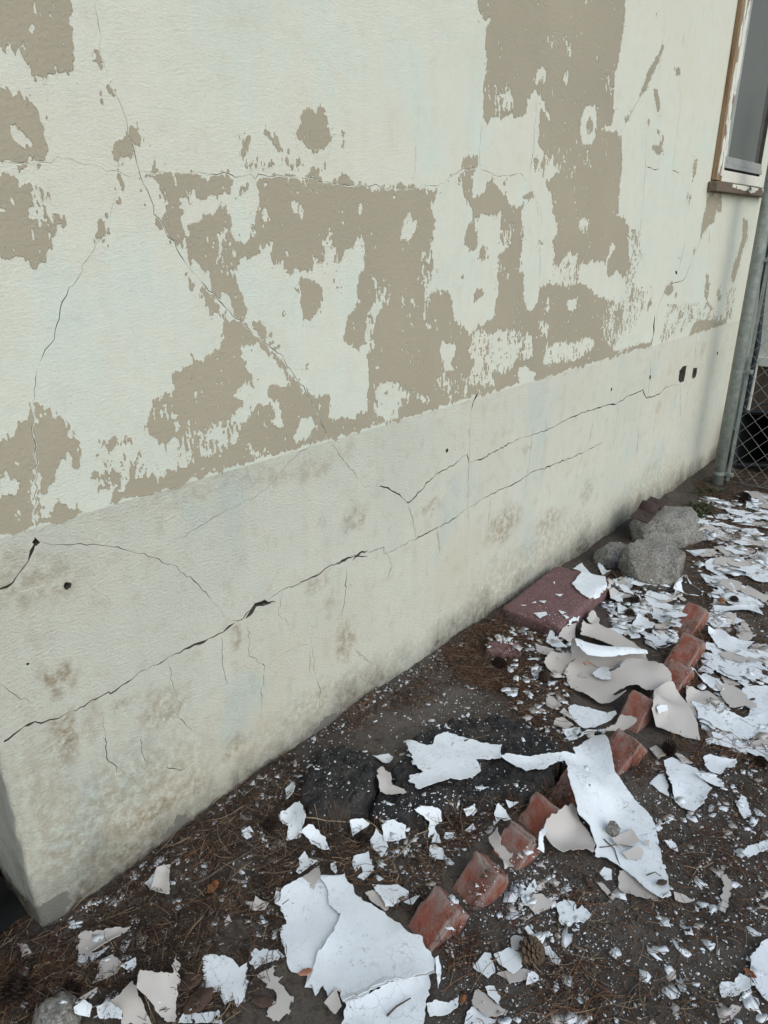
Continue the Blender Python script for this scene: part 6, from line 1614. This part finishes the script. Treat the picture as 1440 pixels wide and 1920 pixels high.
def needles():
    r_ = np.random.default_rng(123)
    P = []; RED = []
    for s, dn, red in LIT:
        gp = on_ground(PX('p', s)); A_ = abs(in_area(gp)); n = int(A_ * dn * 1.5)
        lo, hi = gp.min(0), gp.max(0)
        p = r_.uniform(lo, hi, (n * 4 + 20, 2)); p = p[in_poly(p[:, 0], p[:, 1], gp)][:n]
        # gathered into drifts
        keep = (fbm(p[:, 0] * 9, p[:, 1] * 9, 31, 3) + r_.uniform(-.22, .22, len(p))) > .40
        p = p[keep]
        P.append(p); RED.append(np.full(len(p), red))
    P = np.vstack(P); RED = np.concatenate(RED)
    ok = (P[:, 1] < -0.008) | (P[:, 0] < XL - .02)
    ok &= hs(P[:, 0], np.minimum(P[:, 1], 0.02)) - ground_h(P[:, 0], P[:, 1]) < .03
    ok &= ~covered(P[:, 0], P[:, 1]) | (r_.random(len(P)) < .03)
    P, RED = P[ok], RED[ok]; n = len(P)
    Ln = np.where(r_.random(n) < .55, r_.uniform(.035, .10, n), r_.uniform(.012, .04, n))
    base = fbm(P[:, 0] * 4, P[:, 1] * 4, 55, 2) * 9
    an = base + r_.normal(0, 1.1, n)
    d = np.stack([np.cos(an), np.sin(an)], -1)
    for sg in (-.45, .45):          # needles that would run into a sheet are broken short
        e_ = P + d * (sg * Ln)[:, None]
        Ln = np.where(covered(e_[:, 0], e_[:, 1]), Ln * .3, Ln)
    q = np.stack([-d[:, 1], d[:, 0]], -1)
    bend = r_.normal(0, .10, n)
    th = r_.uniform(.00045, .00090, n)
    lift = np.abs(r_.normal(0, .006, n)); tlt = r_.normal(0, .10, n)
    rings = []
    NS = 4
    for k in range(NS):
        u = k / (NS - 1) - .5
        c = P + d * (u * Ln)[:, None] + q * (bend * Ln * (4 * u * u - .33))[:, None]
        c[:, 1] = np.where(P[:, 0] > XL, np.minimum(c[:, 1], -.004), c[:, 1])
        z = hs(c[:, 0], np.minimum(c[:, 1], 0.02)) + .0012 + lift + tlt * u * Ln * .8
        z = np.maximum(z, hs(c[:, 0], np.minimum(c[:, 1], 0.02)) + .0004)
        for j in range(3):
            a = j * 2.094
            rings.append(np.column_stack([c + q * (th * math.cos(a))[:, None], z + th * math.sin(a)]))
    V = np.stack(rings, 1)
    nv = NS * 3
    b = (np.arange(n) * nv)[:, None]
    Q = []
    for k in range(NS - 1):
        for j in range(3):
            j2 = (j + 1) % 3
            Q.append(b + np.array([k * 3 + j, k * 3 + j2, k * 3 + 3 + j2, k * 3 + 3 + j])[None])
    Q = np.vstack(Q)
    pal = np.array([(.026, .019, .015), (.045, .032, .024), (.075, .050, .034), (.12, .058, .032), (.165, .080, .042), (.22, .165, .11)])
    w = r_.random(n)
    ci = np.where(r_.random(n) < RED, r_.choice([2, 3, 4, 3, 5], n), r_.choice([0, 1, 1, 2, 2, 5], n))
    C = pal[ci] * r_.uniform(.8, 1.7, n)[:, None]
    C = np.repeat(np.column_stack([C, np.ones(n)]), nv, 0)
    o = big_mesh('pine_needle_litter', V.reshape(-1, 3), [Q], MT['litter'], colors=C)
    tag(o, 'brown pine needle litter drifted over the ground', 'needles', kind='stuff')
    # bark crumbs and small dead leaves
    VV = []; Qt = []; CC = []; n0 = 0
    for s, dn, red in LIT:
        gp = on_ground(PX('p', s)); A_ = abs(in_area(gp)); m = int(A_ * (3600 if dn > 8000 else 1000))
        lo, hi = gp.min(0), gp.max(0)
        p = r_.uniform(lo, hi, (m * 4 + 10, 2)); p = p[in_poly(p[:, 0], p[:, 1], gp)][:m]
        p = p[(p[:, 1] < -.012) & ~covered(p[:, 0], p[:, 1])]
        p = p[hs(p[:, 0], p[:, 1]) - ground_h(p[:, 0], p[:, 1]) < .03]
        for x, y in p:
            s_ = .005 + .016 * r_.random() ** 2.2
            O = outline(6, r_.uniform(1, 1.7), r_) * s_
            z = float(hs(np.array([x]), np.array([y]))[0]) + .002 + r_.random() * .004
            mt = np.array(Matrix.Translation((x, y, z)) @ Matrix.Rotation(r_.normal(0, .35), 4, 'X') @ Matrix.Rotation(r_.normal(0, .3), 4, 'Y') @ Matrix.Rotation(r_.uniform(0, 6.28), 4, 'Z'))
            top = np.column_stack([O, O[:, 0] ** 2 * 12 + .0008]); bot = np.column_stack([O, O[:, 0] ** 2 * 12])
            VV.append(np.vstack([top, bot]) @ mt[:3, :3].T + mt[:3, 3])
            i6 = n0 + np.arange(6); nn = np.roll(i6, -1)
            Qt.append((i6, np.stack([i6, i6 + 6, nn + 6, nn], -1))); n0 += 12
            c = np.array([(.035, .024, .018), (.06, .042, .03), (.10, .066, .045), (.045, .035, .03), (.16, .115, .08)][r_.integers(0, 5)]) * r_.uniform(.7, 1.3)
            CC.append(np.repeat([[*c, 1]], 12, 0))
    o = big_mesh('leaf_litter', np.vstack(VV), [np.array([a for a, _ in Qt]), np.vstack([q_ for _, q_ in Qt])], MT['litter'], colors=np.vstack(CC))
    tag(o, 'crumbled dead leaves and bark mixed into the needles', 'leaf litter', kind='stuff')
    # small stones of the soil
    r2 = np.random.default_rng(8); VV = []; QQ = []; CC = []; n0 = 0
    for an, m in (('soil', 2200), ('front', 700), ('needles', 350), ('asphalt', 300), ('wallfoot', 700)):
        gp = on_ground(PX('p', AREAS[an][0])); lo, hi = gp.min(0), gp.max(0)
        p = r2.uniform(lo, hi, (m * 4, 2)); p = p[in_poly(p[:, 0], p[:, 1], gp)][:m]
        p = p[~covered(p[:, 0], p[:, 1])]
        for x, y in p:
            s_ = .0015 + .005 * r2.random() ** 4
            z = float(hs(np.array([x]), np.array([y]))[0])
            oc = np.array([(1, 0, 0), (0, 1, 0), (-1, 0, 0), (0, -1, 0), (0, 0, .7), (0, 0, -.6)]) * s_ * r2.uniform(.6, 1.2, (6, 1))
            a = r2.uniform(0, 6.28); R = np.array([(math.cos(a), -math.sin(a), 0), (math.sin(a), math.cos(a), 0), (0, 0, 1)])
            VV.append(oc @ R.T + (x, y, z + s_ * .25))
            QQ.append(n0 + np.array([(0, 1, 4), (1, 2, 4), (2, 3, 4), (3, 0, 4), (1, 0, 5), (2, 1, 5), (3, 2, 5), (0, 3, 5)])); n0 += 6
            g_ = r2.uniform(.05, .22); CC.append(np.repeat([[g_, g_ * .92, g_ * .82, 1]], 6, 0))
    o = big_mesh('soil_grit', np.vstack(VV), [np.vstack(QQ)], MT['litter'], colors=np.vstack(CC))
    tag(o, 'small grit and soil crumbs on the ground', 'grit', kind='stuff')
needles()

# ------------------------------------------------------------------ pine cones
def cone_meshes(seed, n=70, tan=False):
    r_ = random.Random(seed)
    V = []; Fc = []
    for i in range(n):
        t = i / n
        zz_ = .85 - 1.5 * t if False else -.75 + 1.5 * t
        rad = .62 * math.sin(math.pi * min(.97, t * .86 + .12)) + .10
        a = i * 2.39996
        elev = .9 * (t - .35)
        d = Vector((math.cos(a), math.sin(a), 0)); up = Vector((0, 0, 1)); sd = d.cross(up)
        out = (d * math.cos(elev) + up * math.sin(elev)).normalized(); nrm = out.cross(sd).normalized()
        root = d * rad * .30 + up * zz_ * .72
        L_ = rad * .85 * r_.uniform(.85, 1.15); w = .15 + .10 * rad
        b = len(V)
        tip = root + out * L_
        V += [root - sd * w * .4, root + sd * w * .4, tip + sd * w, tip - sd * w, tip + out * .06 + nrm * .07, root + out * L_ * .6 - nrm * .06]
        Fc += [(b, b + 1, b + 2, b + 3), (b + 3, b + 2, b + 4), (b, b + 3, b + 5), (b + 1, b + 5, b + 2), (b + 3, b + 4, b + 5), (b + 2, b + 5, b + 4)]
    me = bpy.data.meshes.new('scales'); me.from_pydata([tuple(v) for v in V], [], Fc); me.materials.append(MT['cone_tan' if tan else 'cone']); me.update()
    bm = bmesh.new(); bmesh.ops.create_icosphere(bm, subdivisions=2, radius=.36)
    bmesh.ops.scale(bm, vec=(1, 1, 1.7), verts=bm.verts[:])
    mc = bpy.data.meshes.new('core'); bm.to_mesh(mc); bm.free(); mc.materials.append(MT['cone'])
    return me, mc
CM = [cone_meshes(1), cone_meshes(2), cone_meshes(3, tan=True)]
CONES = [
 (505, 1552, .026, 'dark pine cone on needles left of the white chip before the asphalt'), (680, 1578, .024, 'dark pine cone beside the diamond shaped white chip'),
 (997, 1792, .036, 'reddish brown pine cone on bare soil below the bricks'), (1190, 1128, .030, 'black open pine cone behind the maroon slab'),
 (1180, 1153, .028, 'half tan pine cone in front of the black open one'), (1216, 1160, .022, 'small dark pine cone right of the half tan one'),
 (1021, 1272, .028, 'black pine cone beside the beige sheet left of the roll'), (35, 1862, .036, 'grey-black pine cone near the bottom left corner'),
 (1375, 1127, .024, 'brown pine cone beside the beige sheet near the right edge'), (1252, 1408, .030, 'black pine cone below the leaning beige sheet'),
 (1120, 1385, .024, 'black pine cone under the beige flap'), (1395, 935, .045, 'dark pine cone near the foot of the fence post'), (135, 1862, .024, 'dark pine cone behind the pebble'), (935, 1248, .030, 'dark mossy pine cone beside the maroon fragment'),
 (1425, 1432, .022, 'dark pine cone in red needles near the right edge'),
]
for i, (px, py, r_, lab) in enumerate(CONES):
    P, z = drop([(px, py + r_ * 120)])
    e = empty('pine_cone', (P[0][0], P[0][1], z[0] + r_ * .62))
    me, mc = CM[2] if ('tan' in lab or 'brown' in lab) else CM[i % 2]
    for nm, m_ in (('scales', me), ('core', mc)):
        o = bpy.data.objects.new(nm, m_); col.objects.link(o); o.parent = e
        if nm == 'scales': o['kind'] = 'stuff'
    e.scale = (r_, r_, r_ * 1.05)
    e.rotation_euler = (random.uniform(.7, 1.5), random.uniform(-.4, .4), random.uniform(0, 6.28))
    tag(e, lab, 'pine cone', 'pine cones on the ground')

# ------------------------------------------------------------------ twigs, dry stems, leaves
def twig(tg, s, r0, r1, mat, label, lift=.006, name='twig', cat='twig'):
    P, z = drop(PX(tg, s))
    Q = jag(np.column_stack([P])[:, :2], .02, .0016, len(label))
    zz_ = hs(Q[:, 0], Q[:, 1]) + lift
    zz_ = np.convolve(np.pad(zz_, 3, mode='edge'), np.ones(7) / 7, 'valid')
    zz_ = np.maximum(zz_, hs(Q[:, 0], Q[:, 1]) + r0 * .8)
    pts = [(a, b, c) for (a, b), c in zip(Q, zz_)]
    o = tube(name, pts, list(np.linspace(r0, r1, len(pts))), mat, n=6)
    tag(o, label, cat)
    return o
twig('z2', '-20 945 80 920 160 870 230 800 320 755 400 710 450 660 470 640', .0042, .0022, MT['twig'], 'curved grey twig on the needles below the wall')
twig('z2', '150 680 230 690 300 650 370 640', .002, .0012, MT['twig'], 'thin short twig above the curved grey twig')
twig('z3', '55 780 150 690 230 620 310 565', .0022, .0014, MT['straw'], 'straw coloured stem bent in front of the asphalt slab')
twig('z3', '60 790 100 880 80 940', .002, .0012, MT['straw'], 'short straw stem left of the second brick')
twig('z3', '540 365 620 370 720 395', .0022, .0014, MT['twig'], 'thin grey twig on the asphalt slab')
twig('z3', '400 450 430 510 460 550', .0045, .003, MT['twig'], 'stubby brown stick in front of the asphalt slab')
twig('z2', '760 480 900 485 1050 490 1180 525 1280 590', .002, .0014, MT['straw'], 'long pale stem in front of the left asphalt chunk')
twig('z3', '20 1830 90 1770 180 1710', .0022, .0014, MT['twig'], 'brown twig on the white sheet at the bottom edge')
twig('z4', '480 1700 540 1640 620 1570', .0018, .0012, MT['twig'], 'thin twig crossing a chip cluster at lower right')
twig('z4', '330 630 400 700 430 780 440 830', .0016, .001, MT['twig'], 'thin dark twig lying on the long white sheet')
twig('z4', '300 690 420 670 520 690', .0014, .001, MT['twig'], 'second fine dark twig crossing the long white sheet')
twig('z4', '620 880 680 860 715 885', .0016, .001, MT['twig'], 'tiny twig near the tip of the long white sheet')
twig('z1', '340 1490 480 1510 570 1550 620 1620', .0026, .0016, MT['twig'], 'brown twig among the reddish needles at lower left')
twig('z1', '230 1505 290 1480 345 1465', .0035, .002, MT['straw'], 'pale stick at lower left')
twig('z7', '860 1500 920 1475 985 1470', .003, .0018, MT['twig'], 'grey twig on beige sheets right of the bricks')
twig('z7', '870 1800 920 1760 980 1740', .003, .0016, MT['twig'], 'grey twig on white layers right of the leaning beige sheet')
twig('z5', '830 975 900 965 1000 935', .0028, .0016, MT['twig'], 'grey twig on the asphalt behind the crumpled sheet')
twig('z6', '1010 300 1090 265 1190 270', .007, .004, MT['twig'], 'thick brown root piece behind the maroon slab', lift=.01)
twig('z1', '600 1420 605 1500 600 1560', .0016, .001, MT['twig'], 'fine twig under the long beige sheet')
twig('z3', '560 1080 680 1110 740 1135', .0016, .001, MT['twig'], 'fine twig on soil in front of the second brick')
twig('p', '1330 985 1345 965 1350 950', .003, .0015, MT['twig'], 'small upright twig beside the weeds near the fence')
def leaf(px, py, l, w, rot, mat, label, lift=.006, bend=.25, roll_=.0):
    P, z = drop([(px, py)])
    n = 9; V = []; Fc = []
    for i in range(n):
        t = i / (n - 1); ww = w * math.sin(math.pi * min(.98, max(.03, t))) ** .7 * (1 + .12 * math.sin(t * 19))
        x = (t - .5) * l; zb = bend * l * ((t - .5) ** 2) * 2
        V += [(x, -ww / 2, zb + abs(ww) * .25), (x, 0, zb), (x, ww / 2, zb + abs(ww) * .22)]
    k = len(V); V += [(a, b, c - .0008) for a, b, c in V]
    for i in range(n - 1):
        for j in range(2):
            a = i * 3 + j
            Fc += [(a, a + 3, a + 4, a + 1), (a + k, a + 1 + k, a + 4 + k, a + 3 + k)]
        Fc += [(i * 3, i * 3 + k, i * 3 + 3 + k, i * 3 + 3), (i * 3 + 2, i * 3 + 5, i * 3 + 5 + k, i * 3 + 2 + k)]
    o = mesh_obj('dead_leaf', V, Fc, mat, smooth=True)
    o.location = (P[0][0], P[0][1], z[0] + lift); o.rotation_euler = (roll_, random.uniform(-.2, .2), rot)
    tag(o, label, 'leaf'); return o
leaf(400, 1668, .042, .024, .4, MT['leaf_orange'], 'orange brown leaf on needles left of the largest sheet')
leaf(573, 1828, .032, .016, -.5, MT['leaf_pink'], 'pinkish leaf peeking out below the largest white sheet')
leaf(293, 1632, .026, .012, 1.9, MT['leaf_orange'], 'orange leaf standing behind the square beige chip', roll_=.6)
leaf(355, 1850, .06, .038, -.3, MT['leaf_brown'], 'crumpled brown leaf beside the notched white sheet')
leaf(375, 1885, .07, .045, -.1, MT['leaf_brown'], 'large dark brown leaf below the notched white sheet')
leaf(495, 1885, .050, .026, -.8, MT['leaf_brown'], 'oval dark leaf in front of the beige buried sheet')
leaf(1300, 1580, .034, .014, -.7, MT['leaf_brown'], 'reddish brown leaf on soil at right')
leaf(1240, 1660, .030, .018, -.6, MT['twig'], 'grey oval leaf on the tip of the long white sheet')
leaf(1096, 1248, .030, .008, .6, MT['leaf_pink'], 'small pink leaf on the beige sheet before the roll')
leaf(1103, 1246, .026, .008, 1.5, MT['leaf_pink'], 'second small pink leaf on the beige sheet before the roll')
leaf(1352, 1130, .05, .03, .3, MT['leaf_orange'], 'red brown leaf beside the brown cone near the right edge')
leaf(1372, 1322, .035, .018, 1.0, MT['weed'], 'green leaf in the gap of the wide white sheet')
leaf(1378, 1326, .028, .015, -.6, MT['leaf_pink'], 'reddish leaf next to the green one in the white sheet gap')
leaf(1385, 1312, .026, .013, .2, MT['leaf_brown'], 'maroon leaf beside the green one in the white sheet gap')
leaf(1410, 1315, .026, .012, -.4, MT['leaf_brown'], 'small maroon leaf at the right edge of the wide white sheet')
leaf(868, 1878, .022, .014, .2, MT['leaf_orange'], 'orange brown leaf at the bottom, right of the lowest sheet')
leaf(1104, 1660, .028, .016, 1.0, MT['leaf_brown'], 'brown leaf left of the beige corner under the long sheet')
leaf(1405, 1830, .028, .016, 1.3, MT['leaf_orange'], 'orange leaf beside the round-edged sheet at the right edge')
leaf(1330, 980, .09, .05, .2, MT['leaf_brown'], 'brown leaf right of the largest stone')
leaf(105, 1750, .03, .02, .7, MT['leaf_brown'], 'brown leaf at the foot of the wall corner')
# knobbly lump on the long white sheet
P, z = drop([(1148, 1560)])
lump = stone('stone', (1148, 1562), (.034, .030, .034), 'crusty tan lump standing on the long white sheet', 41, .4)
lump.location = (P[0][0], P[0][1], z[0] + .011)

# ------------------------------------------------------------------ weeds at the wall foot near the fence
def weed(px, py, n, h, label, seed):
    r_ = random.Random(seed); P, z = drop([(px, py)])
    e = empty('weed', (P[0][0], P[0][1], z[0])); tag(e, label, 'weed', 'weeds near the fence post')
    V = []; Fc = []
    for i in range(n):
        a = r_.uniform(0, 6.28); L_ = h * r_.uniform(.5, 1.2); el = r_.uniform(.1, .9)
        d = Vector((math.cos(a) * math.cos(el), math.sin(a) * math.cos(el), math.sin(el))); sd = Vector((-math.sin(a), math.cos(a), 0))
        w = L_ * r_.uniform(.03, .12); b = len(V); r0 = Vector((r_.uniform(-.09, .09), r_.uniform(-.06, .06), 0))
        V += [r0, r0 + d * L_ * .5 + sd * w, r0 + d * L_ - Vector((0, 0, L_ * .2)), r0 + d * L_ * .5 - sd * w]
        Fc += [(b, b + 1, b + 2), (b, b + 2, b + 3)]
    o = mesh_obj('leaves', V, Fc, MT['weed'], e); o['kind'] = 'stuff'
weed(1310, 958, 150, .065, 'green weed tuft between the rusty strap and the fence post', 1)
weed(1292, 972, 70, .05, 'low weed beside the largest stone', 2)
weed(1325, 925, 80, .06, 'olive weed at the very foot of the fence post', 3)

# black sheet on the ground inside the crawl-space opening
X, Y = np.meshgrid(np.linspace(-.55, .365, 40), np.linspace(.03, .42, 24))
Zs = .012 + .05 * fbm(X * 9, Y * 9, 4, 3) + .02 * fbm(X * 30, Y * 30, 6, 2)
idx = np.arange(X.size).reshape(X.shape)
Vt = np.stack([X.ravel(), Y.ravel(), Zs.ravel()], -1); Vb = Vt - (0, 0, .002)
q4 = np.stack([idx[:-1, :-1], idx[:-1, 1:], idx[1:, 1:], idx[1:, :-1]], -1).reshape(-1, 4)
o = big_mesh('plastic_sheet', np.vstack([Vt, Vb]), [q4, q4[:, ::-1] + X.size], MT['black'], smooth=True)
tag(o, 'crumpled black plastic sheet in the opening beside the wall corner', 'plastic sheet')
